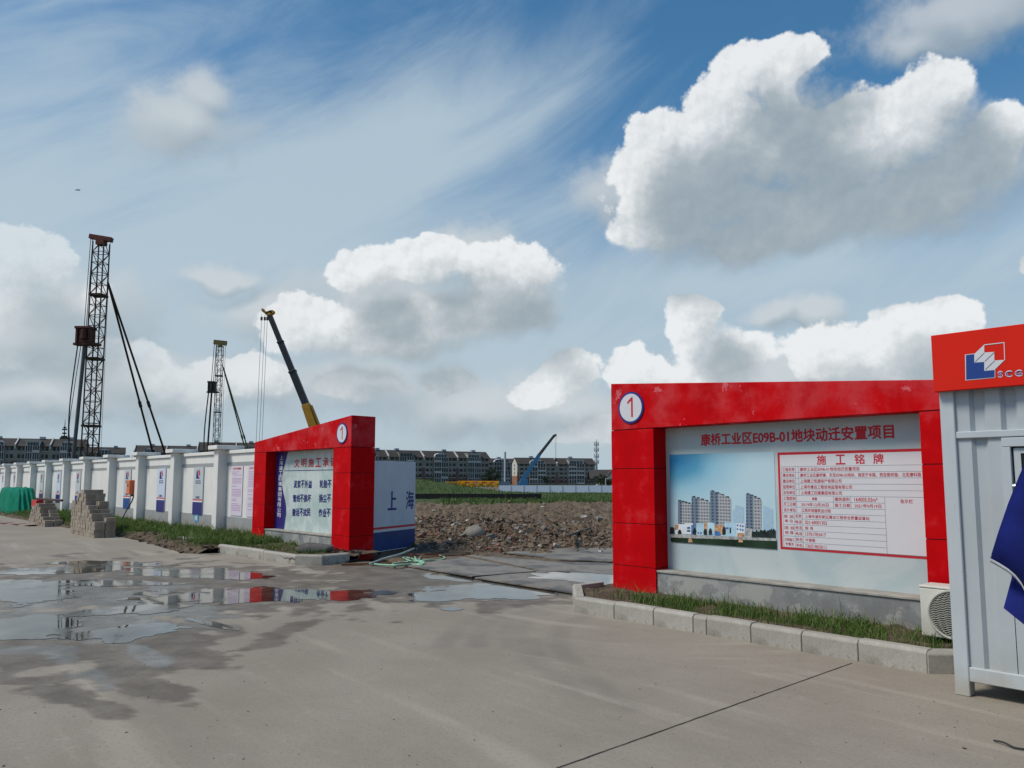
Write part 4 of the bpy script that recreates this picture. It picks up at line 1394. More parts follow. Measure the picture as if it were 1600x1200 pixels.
mb.build('emblem', [M('emblem_blue', (0.018, 0.055, 0.24), .4, var=.03), m_sign_white, m_print_line], FA)
mb = MB()
a, b = fz(640, 338), fz(785, 331)
for off, mi, bo, dv in ((0, 1, .075, 0), (0, 0, .02, .0008)):
    put_text(mb, 'S C G', a[0], b[0], a[1] - .002, .042 if mi else .032, fv - dv, bo, mi, shear=(b[1] - a[1]) / (b[0] - a[0]) * .6)
mb.build('lettering', [M('emblem_navy', (0.06, 0.05, 0.22), .4, var=0), m_sign_white], FA)

# air conditioner
ACV = -.50
au0 = onv(1438.5, 960, ACV)[0]
az0, az1 = .175, .655
m_ac = M('ac_enamel', (0.60, 0.60, 0.54), .5, var=.05, low=((0.40, 0.38, 0.32), .1, .35, .6))
AC = thing('air_conditioner', 'cream outdoor air conditioner unit tucked behind the cabin corner on the bed', 'air conditioner', (au0, ACV, .15), True)
AW = min(.72, CU - au0 - .02)
mb = MB(); mb.box(au0, au0 + AW, ACV, ACV + .28, az0, az1 - .025); mb.box(au0 - .006, au0 + AW + .004, ACV - .006, ACV + .286, az1 - .025, az1)
mb.build('casing', m_ac, AC, bevel=.01, seg=2)
gc = (au0 + .30, (az0 + az1) / 2 - .012); gr = .215
mb = MB(); mb.prism([(gc[0] + gr * math.cos(k * math.pi / 24), gc[1] + gr * math.sin(k * math.pi / 24)) for k in range(48)], ACV - .004, ACV)
mb.build('fan_opening', M('fan_dark', (0.02, 0.02, 0.018), .8, var=0), AC)
mb = MB()
mb.tube([(gc[0] + (gr + .006) * math.cos(k * math.pi / 24), ACV - .012, gc[1] + (gr + .006) * math.sin(k * math.pi / 24)) for k in range(49)], .012, 8, caps=False)
k = -gr + .014
while k < gr:
    w = math.sqrt(max(0, gr * gr - k * k))
    N_ = 14
    mb.tube([(gc[0] - w + 2 * w * i / N_, ACV - .012, gc[1] + k + .004 * math.cos(i * math.pi)) for i in range(N_ + 1)], .0034, 5)
    k += .0165
mb.build('grille', M('ac_grille', (0.42, 0.42, 0.37), .5), AC)
for du in (.08, AW - .14):
    mb = MB(); mb.box(au0 + du, au0 + du + .06, ACV - .01, ACV + .29, .11, az0); mb.build('foot', m_tyres, AC)

# parasol leaning in front of the cabin
m_par = M('parasol_cloth', (0.008, 0.014, 0.115), .75, spec=.1, var=.25, sc_=3, bump=.25, bsc=9)
m_trim = M('silver_trim', (0.36, 0.38, 0.40), .5)
apx = at(1712, 505, 4.55)
PT = thing('parasol', 'dark blue tilted parasol with silver trimmed hem in front of the cabin window', 'parasol', (apx.x + .25, apx.y - .1, 0))
tips = [at(1548, 872, 4.9), at(1626, 985, 4.45), at(1775, 1010, 4.1), at(1880, 900, 4.1), at(1880, 800, 4.6), at(1790, 835, 5.05), at(1660, 880, 5.2)]
mb = MB(); tr = MB()
nt = len(tips)
cen = sum(tips, Vector()) / nt
for i in range(nt):
    a, b = tips[i], tips[(i + 1) % nt]
    rows = 9; colsn = 8
    vs = []
    for r0 in range(rows + 1):
        f = r0 / rows
        for c0 in range(colsn + 1):
            g = c0 / colsn
            rim = a.lerp(b, g)
            p = apx.lerp(rim, f)
            sag = math.sin(math.pi * g) * f * (.045 + .03 * f)
            p = p + (cen.lerp(apx, .4) - p).normalized() * sag + Z1 * (-.05 * math.sin(math.pi * f) * 0) + (p - cen).normalized() * .05 * math.sin(math.pi * f)
            vs.append(p)
    W_ = colsn + 1
    mb.add(vs, [(r0 * W_ + c0, r0 * W_ + c0 + 1, (r0 + 1) * W_ + c0 + 1, (r0 + 1) * W_ + c0) for r0 in range(rows) for c0 in range(colsn)])
    rim = vs[rows * W_:]
    rim2 = [p + (p - apx).normalized() * .026 - (p - cen).normalized() * .012 for p in rim]
    k = len(tr.v)
    tr.add(rim + rim2, [(c0, c0 + 1, c0 + 1 + W_, c0 + W_) for c0 in range(colsn)])
o = mb.build('canopy', m_par, PT, smooth=True); sol = o.modifiers.new('thick', 'SOLIDIFY'); sol.thickness = .004
o = tr.build('hem_trim', m_trim, PT, smooth=True); sol = o.modifiers.new('thick', 'SOLIDIFY'); sol.thickness = .006
# a loose flap hanging under the hem
f0, f1, f2, f3 = at(1582, 898, 4.98), at(1568, 950, 4.85), at(1612, 985, 4.6), at(1650, 1012, 4.5)
mb = MB()
mb.add([f0, f1, f2, f3, f0.lerp(f3, .5) + Z1 * .09], [(0, 1, 2, 4), (4, 2, 3)])
o = mb.build('flap', m_par, PT); sol = o.modifiers.new('thick', 'SOLIDIFY'); sol.thickness = .004
ft = Vector((apx.x + .42, apx.y - .15, 0.05))
mb = MB(); mb.tube([ft, apx + (apx - ft).normalized() * .06], .02, 10); mb.build('pole', M('pole_grey', (0.4, 0.4, 0.4), .4, .6), PT)
mb = MB(); mb.tube([ft - Z1 * .05, ft + Z1 * .02, ft + Z1 * .05], [.27, .26, .08], 24); mb.build('foot', M('parasol_base', (0.2, 0.2, 0.2), .8), PT)
mb = MB()
for tp in tips: mb.tube([apx.lerp(tp, .05) , tp], .006, 6)
mb.build('rib', M('rib_steel', (0.45, 0.45, 0.45), .4, .8), PT)

# ---------------------------------------------------------------- open gate leaf
ga, gb = ground(576, 869.5), ground(648, 858)
gd = (gb - ga).normalized(); gn = gd.cross(Z1)      # towards the camera
if gn.y > 0: gn = -gn
GLf = thing('gate_leaf', 'white sheet gate leaf with navy foot, swung open behind the left red frame', 'gate', tuple(ga))
gl = (gb - ga).length
gang = math.atan2(gd.y, gd.x)


def gp(s, o, z): return ga + gd * s - gn * o + Z1 * z


def gbox(mb, s0, s1, o0, o1, z0, z1, mi=None):
    mb.hexa([gp(s0, o0, z0), gp(s1, o0, z0), gp(s1, o1, z0), gp(s0, o1, z0), gp(s0, o0, z1), gp(s1, o0, z1), gp(s1, o1, z1), gp(s0, o1, z1)], mi)


gtop = 2.11
m_gatew = M('gate_white', (0.56, 0.59, 0.65), .45, var=.05, sc_=2, streak=((0.45, 0.46, 0.5), 6, .35))
mb = MB(); gbox(mb, 0, gl, 0, .06, .06, gtop); mb.build('sheet', m_gatew, GLf, bevel=.006)
mb = MB(); gbox(mb, .005, gl - .003, -.003, .01, .08, .50, 0); gbox(mb, .005, gl - .003, -.0032, .01, .503, .56, 1); gbox(mb, .005, gl - .003, -.003, .01, .563, .615, 2)
mb.build('foot_stripe', [M('gate_navy', (0.015, 0.045, 0.17), .5, var=.2, sc_=3), m_sign_white, m_banred], GLf)
mb = MB()
for ch, X in (('上', 1033), ('海', 1156)):
    px = 380 + X / 4.443
    q = ray(px, 790); k = (ga - Vector((0, 0, EYE))).dot(gn) / q.dot(gn); w_ = q * k + Z1 * EYE
    s = (w_ - ga).dot(gd)
    vs, fs = text_polys(ch)
    xa, xb = min(p[0] for p in vs), max(p[0] for p in vs); za, zb = min(p[1] for p in vs), max(p[1] for p in vs)
    for k, (ox, oz) in enumerate(((0, 0), (1, 0), (-1, 0), (0, .6), (0, -.6))):
        mb.add([gp(s + ox * (.016 if ch == '上' else .007) + (p[0] - (xa + xb) / 2) * .36 / (xb - xa), -.004 - k * .0001, 1.20 + oz * .012 + (p[1] - (za + zb) / 2) * .43 / (zb - za)) for p in vs], fs)
mb.build('lettering', m_navy, GLf)
mb = MB(); gbox(mb, .02, gl - .02, .06, .1, .1, .16); gbox(mb, .02, gl - .02, .06, .1, 1.9, 1.96); gbox(mb, .3, .36, .06, .1, .16, 1.9); gbox(mb, gl - .08, gl - .02, .06, .1, .16, 1.9)
mb.build('back_frame', M('gate_steel', (0.2, 0.22, 0.25), .5, .5), GLf)
mb = MB(); mb.tube([gp(gl - .25, .04, .035) + gn * .03, gp(gl - .25, .04, .035) - gn * .03], .035, 12); mb.tube([gp(.5, .04, .035) + gn * .03, gp(.5, .04, .035) - gn * .03], .035, 12)
mb.build('caster', m_tyres, GLf)

# ---------------------------------------------------------------- steel road plates in the gateway
m_plate = M('dusty_steel_plate', (0.10, 0.092, 0.084), .5, 0.0, var=.25, sc_=1.1, fine=.15, bump=.1, bsc=30, spots=((0.24, 0.208, 0.165), 1.0, .40, .55, .8), spots2=((0.05, 0.05, 0.052), .9, .56, .66, .8))
PLQ = [([(632, 883), (737, 901), (838, 894), (722, 869)], .02, 'dusty steel road plate nearest the green hose in the gateway'),
       ([(742, 903), (896, 927), (1080, 914), (845, 892.5)], .014, 'wet steel road plate holding a shallow pool in the gateway'),
       ([(727, 868.5), (846, 891), (1060, 904), (1050, 884), (868, 876)], .026, 'dusty steel road plate in the middle of the gateway'),
       ([(788, 862.5), (872, 874.5), (1050, 882), (1040, 860), (905, 855)], .055, 'pale dusty road plate lying against the rubble')]
for k, (q, z, lab) in enumerate(PLQ):
    mb = MB()
    pts = [ground(x, y, z + .015) for x, y in q]
    n = len(pts)
    tl = [Vector((0, 0, (.012 * ((i + k) % 3 - 1) if k != 1 else 0) + .01)) for i in range(n)]
    top = [p + e for p, e in zip(pts, tl)]
    bot = [p - Z1 * .02 for p in top]
    c_ = sum(top, Vector()) / n
    mb.add(top + bot + [c_], [(i, (i + 1) % n, 2 * n) for i in range(n)] + [tuple(range(2 * n - 1, n - 1, -1))] + [(i, i + n, (i + 1) % n + n, (i + 1) % n) for i in range(n)])
    b = c_
    o = mb.build('road_plate', m_plate, base=b)
    tag(o, lab, 'steel plate', 'steel road plates in the gateway')
mb = MB()
pq = []
for k in range(64):
    an = 2 * math.pi * k / 64
    rr_ = 1 + .35 * fbm(math.cos(an) * 1.6, math.sin(an) * 1.6, 3) + .12 * fbm(math.cos(an) * 6, math.sin(an) * 6, 5)
    q = ground(925 + 98 * rr_ * math.cos(an), 903 + (7.2 * rr_ * math.sin(an)) + .072 * 98 * rr_ * math.cos(an) + 1.5, .043)
    pq.append(q)
mb.add(pq, [tuple(range(len(pq)))[::-1]] if (pq[1] - pq[0]).cross(pq[2] - pq[0]).z < 0 else [tuple(range(len(pq)))])
tag(mb.build('puddle_water', m_water), kind='structure')

# ---------------------------------------------------------------- hoses and poles by the left frame
def smooth_path(pts, n=6):
    out = []
    for i in range(len(pts) - 1):
        p0, p1, p2, p3 = pts[max(0, i - 1)], pts[i], pts[i + 1], pts[min(len(pts) - 1, i + 2)]
        for k in range(n):
            q = k / n
            out.append(.5 * ((2 * p1) + (p2 - p0) * q + (2 * p0 - 5 * p1 + 4 * p2 - p3) * q * q + (3 * p1 - p0 - 3 * p2 + p3) * q ** 3))
    return out + [pts[-1]]


hp = [(580, 881), (600, 882.5), (622, 883), (648, 881), (663, 880), (655, 877), (632, 878), (614, 881), (618, 883.5), (640, 882), (660, 882), (652, 876), (640, 872), (630, 871), (640, 876), (650, 877), (648, 870), (652, 876), (658, 869), (656, 876), (668, 875), (682, 875.5), (694, 873), (693, 870), (684, 867)]
path = smooth_path([ground(x, y, .03 + .02 * (i % 3)) for i, (x, y) in enumerate(hp)], 7)
mb = MB(); mb.tube(path, .017, 8)
tag(mb.build('hose', M('hose_green', (0.27, 0.47, 0.33), .45, var=.08), base=path[0], smooth=True), 'pale green garden hose lying in tangled loops in the gateway', 'hose')
mb = MB(); mb.tube(smooth_path([ground(578, 881, .05), ground(600, 873, .1), ground(625, 866, .16), ground(647, 857, .18)], 5), .022, 8)
tag(mb.build('hose', M('hose_grey', (0.30, 0.34, 0.33), .5), base=ground(578, 881), smooth=True), 'straight grey hose running back past the white gate leaf', 'hose')
mb = MB(); mb.bar(ground(533, 882, .03), ground(612, 879.5, .03), .07, .035)
tag(mb.build('plank', M('timber_wet', (0.19, 0.095, 0.045), .7, var=.25, sc_=6), base=ground(570, 880)), 'thin reddish timber batten lying before the left red frame', 'plank')
for k, (a, b) in enumerate((((640, 868), (700, 862)), ((655, 871), (735, 866)), ((636, 866), (690, 867)))):
    mb = MB(); mb.tube([ground(*a, .06), ground((a[0] + b[0]) / 2, (a[1] + b[1]) / 2, .09), ground(*b, .05)], .014, 6)
    tag(mb.build('steel_rod', M('rusty_steel', (0.16, 0.06, 0.035), .8, var=.3), base=ground(*a)), 'rusty steel rod lying in the mud behind the green hose', 'rod', 'rusty rods by the gateway')
mb = MB(); mb.bar(ground(884, 838, hs1(ground(884, 838).x, ground(884, 838).y) + .06), ground(922, 825, .3), .07, .05)
tag(mb.build('plank', M('timber_old', (0.10, 0.08, 0.06), .8, var=.3), base=ground(884, 838)), 'dark old plank half buried in the rubble near the right red frame', 'plank')
mb = MB(); pth = smooth_path([ground(1553, 1157, .01), ground(1568, 1160, .02), ground(1585, 1168, .012), ground(1604, 1171, .01)], 6); mb.tube(pth, .006, 6)
tag(mb.build('cable', M('cable_black', (0.03, 0.03, 0.03), .6), base=pth[0], smooth=True), 'short black cable end lying on the concrete before the cabin', 'cable')
# pebbles on the paving
mb = MB()
r_ = random.Random(21)
for _ in range(260):
    px, py = r_.uniform(0, 1600), 900 + 300 * r_.random() ** 1.6
    p = ground(px, py); u, v = w2g(p)
    if v > -1.4 and u > -.6: continue
    s = r_.uniform(.0015, .0042) * (1.9 if r_.random() < .08 else 1)
    c = p + Z1 * s * .6
    a = [Vector((r_.uniform(-1, 1), r_.uniform(-1, 1), r_.uniform(-.4, .4))).normalized() * s for _ in range(3)]
    mb.hexa([c - a[0] - a[1] - a[2], c + a[0] - a[1] - a[2], c + a[0] + a[1] - a[2], c - a[0] + a[1] - a[2], c - a[0] - a[1] + a[2], c + a[0] - a[1] + a[2], c + a[0] + a[1] + a[2], c - a[0] + a[1] + a[2]], r_.choice((0, 0, 1, 2)))
o = mb.build('gravel', mats_chip[:3])
tag(o, 'scattered grit and pebbles on the concrete paving', 'gravel', kind='stuff')

# ---------------------------------------------------------------- block stacks
m_block = M('concrete_block', (0.295, 0.248, 0.195), .9, var=.16, sc_=6, fine=.12, bump=.25, bsc=40, rnd=.16)


def block_mesh(k):
    r = random.Random(k)
    mb = MB(); mb.box(-.098, .098, -.135, .135, 0, .113)
    me = bpy.data.meshes.new('block')
    me.from_pydata([tuple(p + Vector((r.uniform(-1, 1), r.uniform(-1, 1), r.uniform(-1, 1))) * .004) for p in mb.v], [], mb.f)
    me.materials.append(m_block)
    return me


BLK = [block_mesh(k) for k in range(4)]


def stack(u_r, v0, heights, lab, grp, seed):
    r = random.Random(seed)
    for i, h in enumerate(heights):
        for row in range(2):
            hh = max(1, h - (1 if row == 0 and h > 3 and r.random() < .45 else 0))
            for l in range(hh):
                o = bpy.data.objects.new('concrete_block', BLK[r.randrange(4)])
                COL.objects.link(o)
                place(o, Vector((u_r - .1 - .2 * i + r.uniform(-.01, .01) + (.03 * r.random() if l == hh - 1 else 0), v0 + .137 + .276 * row + r.uniform(-.014, .014), .115 * l)), True)
                o.rotation_euler[2] = A + r.uniform(-.05, .05) + (math.pi if r.random() < .5 else 0)
                tag(o, lab, 'concrete block', grp)


s1 = w2g(ground(147, 841)); s2 = w2g(ground(70, 823.5))
stack(s1[0], s1[1], [5, 4, 6, 7, 9, 9, 11, 12, 12, 10, 11, 9, 9, 9], 'grey-brown concrete block in the taller stepped stack before the wall', 'blocks of the taller stack', 1)
stack(s2[0], s2[1], [2, 2, 3, 4, 5, 6, 7, 7, 8, 7, 6, 6, 5, 3], 'grey-brown concrete block in the lower stack beside the green tarpaulin', 'blocks of the lower stack', 2)

# red tool box with a bar behind the lower stack
tb = w2g(ground(60, 818))
T = thing('metal_box', 'small red metal box with a long dark bar behind the lower block stack', 'metal box', (s2[0] - 2.3, s2[1] + .75, 0), True)
q0, q1 = at(56, 781, 29.6), at(64, 793, 29.6)
bu, bz = onv(56, 781, s2[1] + .75); bu2, bz2 = onv(65, 793, s2[1] + .75)
mb = MB(); mb.box(bu, bu + .9, s2[1] + .6, s2[1] + .95, bz2 - .02, bz); mb.build('body', M('trolley_red', (0.50, 0.03, 0.03), .5, var=.15), T, bevel=.01)
mb = MB(); eu, ez = onv(97, 782, s2[1] + .75); mb.tube([(bu + .2, s2[1] + .75, bz + .05), (eu, s2[1] + .75, ez)], .045, 8); mb.build('bar', M('bar_dark', (0.07, 0.04, 0.04), .7), T)
mb = MB()
for du in (.05, .8): mb.box(bu + du, bu + du + .05, s2[1] + .62, s2[1] + .93, 0, bz2 - .02)
mb.build('leg', M('trolley_leg', (0.12, 0.03, 0.03), .6), T)

# green tarpaulin over a heap
g0 = w2g(ground(44, 812))
gw, gdp, gh = 6.4, 1.4, 1.3
cu, cv = g0[0] - gw / 2 - 3.6, g0[1] + gdp / 2
vs = []
NU, NV = 90, 44
for i in range(NU + 1):
    for j in range(NV + 1):
        a, b = -1 + 2 * i / NU, -1 + 2 * j / NV
        e = max(abs(a), abs(b))
        dn = (abs(a) ** 5 + abs(b) ** 5) ** .2
        k = e / dn if dn else 1
        x, y = a * k, b * k
        top = gh * (1 - sstep(dn, .72, 1.0) * 1.0)
        fo = .10 * math.sin(14 * math.atan2(y * 1.5, x) + 2 * fbm(x * 3, y * 3)) + .05 * fbm(x * 9, y * 9, 2)
        spread = 1 + fo * sstep(dn, .6, .95) * .35
        vs.append((cu + x * gw / 2 * spread * (.74 + .26 * sstep(dn, .6, 1)), cv + y * gdp / 2 * spread * (.86 + .14 * sstep(dn, .5, 1)),
                   max(.01, float(top) * (1 + .06 * fbm(x * 2, y * 2, 5)) + .03 * fbm(x * 12, y * 8, 3) * (1 - dn) - .05 * max(0, x) * (1 - dn))))
o = np_mesh('tarpaulin', vs, grid_faces(NU + 1, NV + 1)[:, ::-1], M('tarp_green', (0.002, 0.165, 0.098), .6, var=.18, sc_=3, bump=.35, bsc=6, spec=.08), True, base=(cu, cv, 0), gate=True)
sol = o.modifiers.new('thick', 'SOLIDIFY'); sol.thickness = .01
tag(o, 'bright green tarpaulin draped over a heap before the white wall', 'tarpaulin')
mb = MB()
pa, pb = ground(-30, 815, .0), ground(49, 822, .0)
d = (pb - pa).normalized(); n_ = d.cross(Z1)
L = (pb - pa).length; k = 0
while k * .6 < L:
    a, b = pa + d * (k * .6), pa + d * min(L, k * .6 + .6)
    mb.hexa([a - n_ * .16, b - n_ * .16, b + n_ * .16, a + n_ * .16, a - n_ * .16 + Z1 * .05 + d * .2, b - n_ * .16 + Z1 * .05 + d * .2, b + n_ * .16 + Z1 * .05 + d * .2, a + n_ * .16 + Z1 * .05 + d * .2], k % 2)
    k += 1
tag(mb.build('barrier_board', [M('barrier_red', (0.17, 0.05, 0.045), .6, var=.2), M('barrier_white', (0.30, 0.27, 0.235), .6, var=.2)], base=pa), 'red and white striped barrier board lying before the green tarpaulin', 'barrier')

# ---------------------------------------------------------------- piling rigs behind the wall
def lattice(mb, p, q, w, n, r, up=None, mi=None, side=None):
    p, q = Vector(p), Vector(q)
    d = (q - p).normalized()
    a = side or d.cross(Vector((0, 1, 0))).normalized()
    b = d.cross(a).normalized()
    cs = [(-1, -1), (1, -1), (1, 1), (-1, 1)]
    P_ = lambda f, c: p.lerp(q, f) + a * (c[0] * w / 2) + b * (c[1] * w / 2)
    for c in cs: mb.bar(P_(0, c), P_(1, c), r * 1.5, mi=mi)
    for i in range(n):
        f0, f1 = i / n, (i + 1) / n
        for k in range(4):
            c0, c1 = cs[k], cs[(k + 1) % 4]
            if (i + k) % 2: c0, c1 = c1, c0
            mb.bar(P_(f0, c0), P_(f1, c1), r * .8, mi=mi)
            mb.bar(P_(f0, c0), P_(f0, c1), r * .8, mi=mi)


def rig(label, Y, px_top, py_top, wpx, head, drive, pile_px, brace_top, brace_feet, cab_l, col, dark):
    k = Y / F_PX
    top = at(px_top, py_top, Y)
    foot = Vector((top.x, Y, 0.9))
    w = wpx * k
    T = thing('piling_rig', label, 'piling rig', (foot.x, Y, 0), False, 'piling rigs behind the wall')
    m1 = M('rig_steel_' + col[0], col[1], .6, .3, var=.25, sc_=1)
    m2 = M('rig_dark_steel', (0.035, 0.033, 0.032), .6, .3, var=.2)
    mb = MB(); lattice(mb, foot, top, w * .84, int((top.z - .9) / (w * .8)), w * .05)
    for f in (.52, .78, .25): mb.bar(foot.lerp(top, f) - Vector((w * .5, 0, 0)), foot.lerp(top, f) + Vector((w * .5, 0, 0)), w, w * .15)
    mb.build('mast', m1 if not dark else m2, T)
    h0, h1 = at(head[0], head[1], Y), at(head[2], head[3], Y)
    mb = MB(); mb.bar(h0, h1, .5, 7 * k, up=(0, 0, 1)); mb.bar(top - Z1 * .25, top + Z1 * .2, w * .6); mb.build('head_beam', M('rig_head_' + col[0], col[2], .6, .2, var=.2), T)
    a, b = at(drive[0], drive[1], Y - w), at(drive[2], drive[3], Y - w)
    x0, x1, z0, z1 = a.x, b.x, b.z, a.z
    mb = MB()
    ww = x1 - x0
    for xx in (x0, x1 - ww * .16):
        mb.box(xx, xx + ww * .16, Y - w - .5, Y - w + .5, z0 + (z1 - z0) * .08, z1 * 1.0 - (z1 - z0) * .06)
    mb.box(x0 - ww * .05, x1 + ww * .04, Y - w - .6, Y - w + .6, z1 - (z1 - z0) * .14, z1)
    mb.box(x0 - ww * .18, x1 + ww * .5, Y - w - .4, Y - w + .4, z0, z0 + (z1 - z0) * .12)
    mb.box(x0 + ww * .2, x1 - ww * .18, Y - w - .42, Y - w + .42, z0 + (z1 - z0) * .12, z1 - (z1 - z0) * .14)
    mb.tube([((x0 + x1) / 2 + ww * .12, Y - w - .55, z0 + (z1 - z0) * .3), ((x0 + x1) / 2 + ww * .12, Y - w - .55, z1 - (z1 - z0) * .2)], ww * .2, 10)
    mb.build('drive_head', M('rig_drive_' + col[0], col[3], .6, .2, var=.25), T, bevel=.03)
    xm = (x0 + x1) / 2 - ww * .02
    mb = MB(); mb.tube([(xm, Y - w, z0), (at(pile_px, 712, Y).x, Y - w, 0.0)], 4.2 * k / 1.5 if not dark else 2.0 * k / 1.5, 10); mb.build('pile', M('pile_pipe_' + col[0], (0.10, 0.105, 0.10) if not dark else (0.03, 0.03, 0.03), .6, .3, var=.2), T)
    mb = MB()
    for dx in (0, 3.2): mb.tube([h0 + Vector((.12 + dx * k, -.1, 0)), Vector((xm - ww * .1 + dx * k, Y - w, z1))], .5 * k, 5)
    mb.tube([h1 - Vector((.15, 0, 0)), foot + Vector((w * .85, 0, 0))], .28 * k, 4)
    mb.tube(smooth_path([Vector((x0, Y - w, z0)), Vector((x0 - .4, Y - w, z0 * .6)), Vector((x0 - .2, Y - w, z0 * .3)), Vector((xm, Y - w, 1.2))], 5), .9 * k, 6)
    if not dark: mb.tube(smooth_path([Vector((x0 + .3, Y - w, z0)), Vector((x0 - .1, Y - w, z0 * .7)), Vector((x0 - .3, Y - w, z0 * .42)), Vector((xm, Y - w, 2.4))], 5), .5 * k, 6)
    mb.build('cable', m2, T)
    bt = at(brace_top[0], brace_top[1], Y)
    ends = []
    for (fx, fy) in brace_feet:
        q = at(fx, fy, Y + 3.5)
        d = (q - bt)
        e = bt + d * ((bt.z - .8) / -d.z)
        ends.append(e)
        mb = MB(); mb.tube([bt, e], 1.7 * k if not dark else 1.1 * k, 8); mid = bt.lerp(e, .58); mb.tube([mid - d.normalized() * .3, mid + d.normalized() * .3], 2.6 * k if not dark else 1.6 * k, 8); mb.build('brace', m1 if not dark else M('rig_brace_olive', (0.13, 0.115, 0.07), .6, var=.2), T)
    mb = MB(); mb.bar((foot.x - w, Y, .75), (max(e.x for e in ends) + .6, Y + 2, .75), 2.4, .5); mb.box(foot.x + w, foot.x + w + 2.0, Y - .6, Y + 1.8, 1.0, 2.2); mb.build('platform', m1, T)
    for yy in (-2.2, 3.2):
        mb = MB(); mb.box(foot.x - 2, max(e.x for e in ends) + 1.2, Y + yy, Y + yy + .9, -0.2, .5); mb.build('skid', m2, T)


rig('tall rust-brown piling rig with twin back braces and a red hammer cage', 70, 158.5, 379, 21, (141, 369.5, 175, 375), (123, 511, 144, 540), 124, (168.5, 441), ((237, 700), (258, 708)), None,
    ('rust', (0.045, 0.026, 0.02), (0.11, 0.028, 0.022), (0.07, 0.025, 0.02)), False)
rig('distant dark piling rig with an olive head beam left of the yellow crane boom', 122, 344, 540, 9.6, (334.5, 534.5, 354, 536.5), (326.5, 596, 336, 614), 325.5, (348.5, 573), ((381, 694), (386.5, 699)), None,
    ('olive', (0.05, 0.045, 0.04), (0.12, 0.10, 0.035), (0.045, 0.042, 0.038)), True)

# ---------------------------------------------------------------- mobile cranes
m_yel = M('crane_yellow', (0.42, 0.21, 0.022), .5, var=.12)
m_blk = M('crane_black', (0.030, 0.035, 0.040), .45, var=.2)


def carrier(T, x, y, z, L, mbody, mcab, flip=1, small=False):
    if small:
        mb = MB(); mb.box(x - L * .5, x + L * .5, y - 1, y + 1, z + .5, z + 1.1); mb.build('chassis', mbody, T, bevel=.04)
        mb = MB(); mb.prism([(x - .9, z + 1.1), (x + .9, z + 1.1), (x + .8, z + 2.3), (x - .4, z + 2.3), (x - .9, z + 1.7)], y - .9, y + .9); mb.build('cab', mcab, T, bevel=.04)
        for k in range(3):
            wx = x - L * .35 + L * .35 * k
            mb = MB(); mb.tube([(wx, y - 1.05, z + .45), (wx, y - .7, z + .45)], .45, 14); mb.build('wheel', m_tyres, T)
        return
    mb = MB(); mb.box(x - L * .55, x + L * .45, y - 1.25, y + 1.25, z + .8, z + 1.5); mb.build('chassis', mbody, T, bevel=.05)
    mb = MB(); c = x - flip * L * .45; mb.prism([(c - 1.1, z + .9), (c + 1.1, z + .9), (c + 1.1, z + 2.9), (c - .7, z + 2.9), (c - 1.1, z + 1.9)], y - 1.2, y + 1.2); mb.build('cab', mcab, T, bevel=.05)
    mb = MB(); mb.box(x - 1.6, x + 1.6, y - 1.1, y + 1.1, z + 1.5, z + 2.6); mb.build('turret', mcab, T, bevel=.05)
    for k in range(4):
        for yy in (-1.2, .85):
            wx = x - L * .4 + L * .26 * k
            mb = MB(); mb.tube([(wx, y + yy, z + .55), (wx, y + yy + .35, z + .55)], .55, 16); mb.build('wheel', m_tyres, T)


Y = 80
b0, b1, tp = at(489, 664, Y), at(478, 632, Y), at(419, 487, Y)
pv = b1 + (b0 - b1) * (1 + (b0.z - 2.6) / (b1.z - b0.z))
pv.y = Y
T = thing('mobile_crane', 'yellow mobile crane whose black telescopic boom rises behind the left red frame', 'crane', (pv.x, Y, 0), False, 'mobile cranes on the site')
k = Y / F_PX
mb = MB(); mb.bar(pv, b1, 13 * k, 14 * k, w2=13 * k, h2=12 * k); mb.bar(b1 + (b0 - b1).normalized() * .1 + Vector((.5, 0, 0)), b0 + Vector((.62, 0, 0)), .5, .22); mb.build('boom_base', m_yel, T, bevel=.03)
prev = b1
for f0, f1, w0 in ((-.02, .36, 9.4), (.355, .68, 8.0), (.675, 1.0, 6.8)):
    mb = MB(); p, q = b1.lerp(tp, f0), b1.lerp(tp, f1)
    mb.bar(p, q, w0 * k, w0 * k * 1.1); dn = (q - p).normalized(); mb.bar(q - dn * .18, q, w0 * k * 1.18, w0 * k * 1.25)
    mb.build('boom_section', m_blk, T, bevel=.02)
mb = MB(); a, b, c = at(426, 488, Y), at(418, 491, Y), at(411, 485, Y); mb.bar(a, b, .5, 7 * k); mb.bar(b, c, .4, 4.2 * k); mb.tube([c + Vector((0, -.25, .05)), c + Vector((0, .25, .05))], 2.0 * k, 10); mb.tube([a + Vector((0, -.25, 0)), a + Vector((0, .25, 0))], 3.2 * k, 10)
mb.build('boom_head', m_yel, T, bevel=.02)
mb = MB()
for x0, x1 in ((409, 399), (414, 404.5), (418, 408)):
    a, b = at(x0, 491, Y), at(x1, 692, Y); b.x = a.x - .15; b.z = 4.2
    mb.tube([a, b], .30 * k, 4)
    mb.box(a.x - .09, a.x + .09, Y - .1, Y + .1, a.z - .65, a.z - .3)
mb.build('hoist_rope', M('wire_rope', (0.06, 0.06, 0.065), .5, .5), T)
mb = MB(); hx = at(404, 492, Y).x - .1; mb.box(hx - .3, hx + .9, Y - .2, Y + .2, 3.3, 4.2); mb.tube([(hx + .3, Y, 3.3), (hx + .3, Y, 2.8)], .12, 8); mb.build('hook_block', m_yel, T)
carrier(T, pv.x + .8, Y, -.05, 11, m_blk, m_yel)

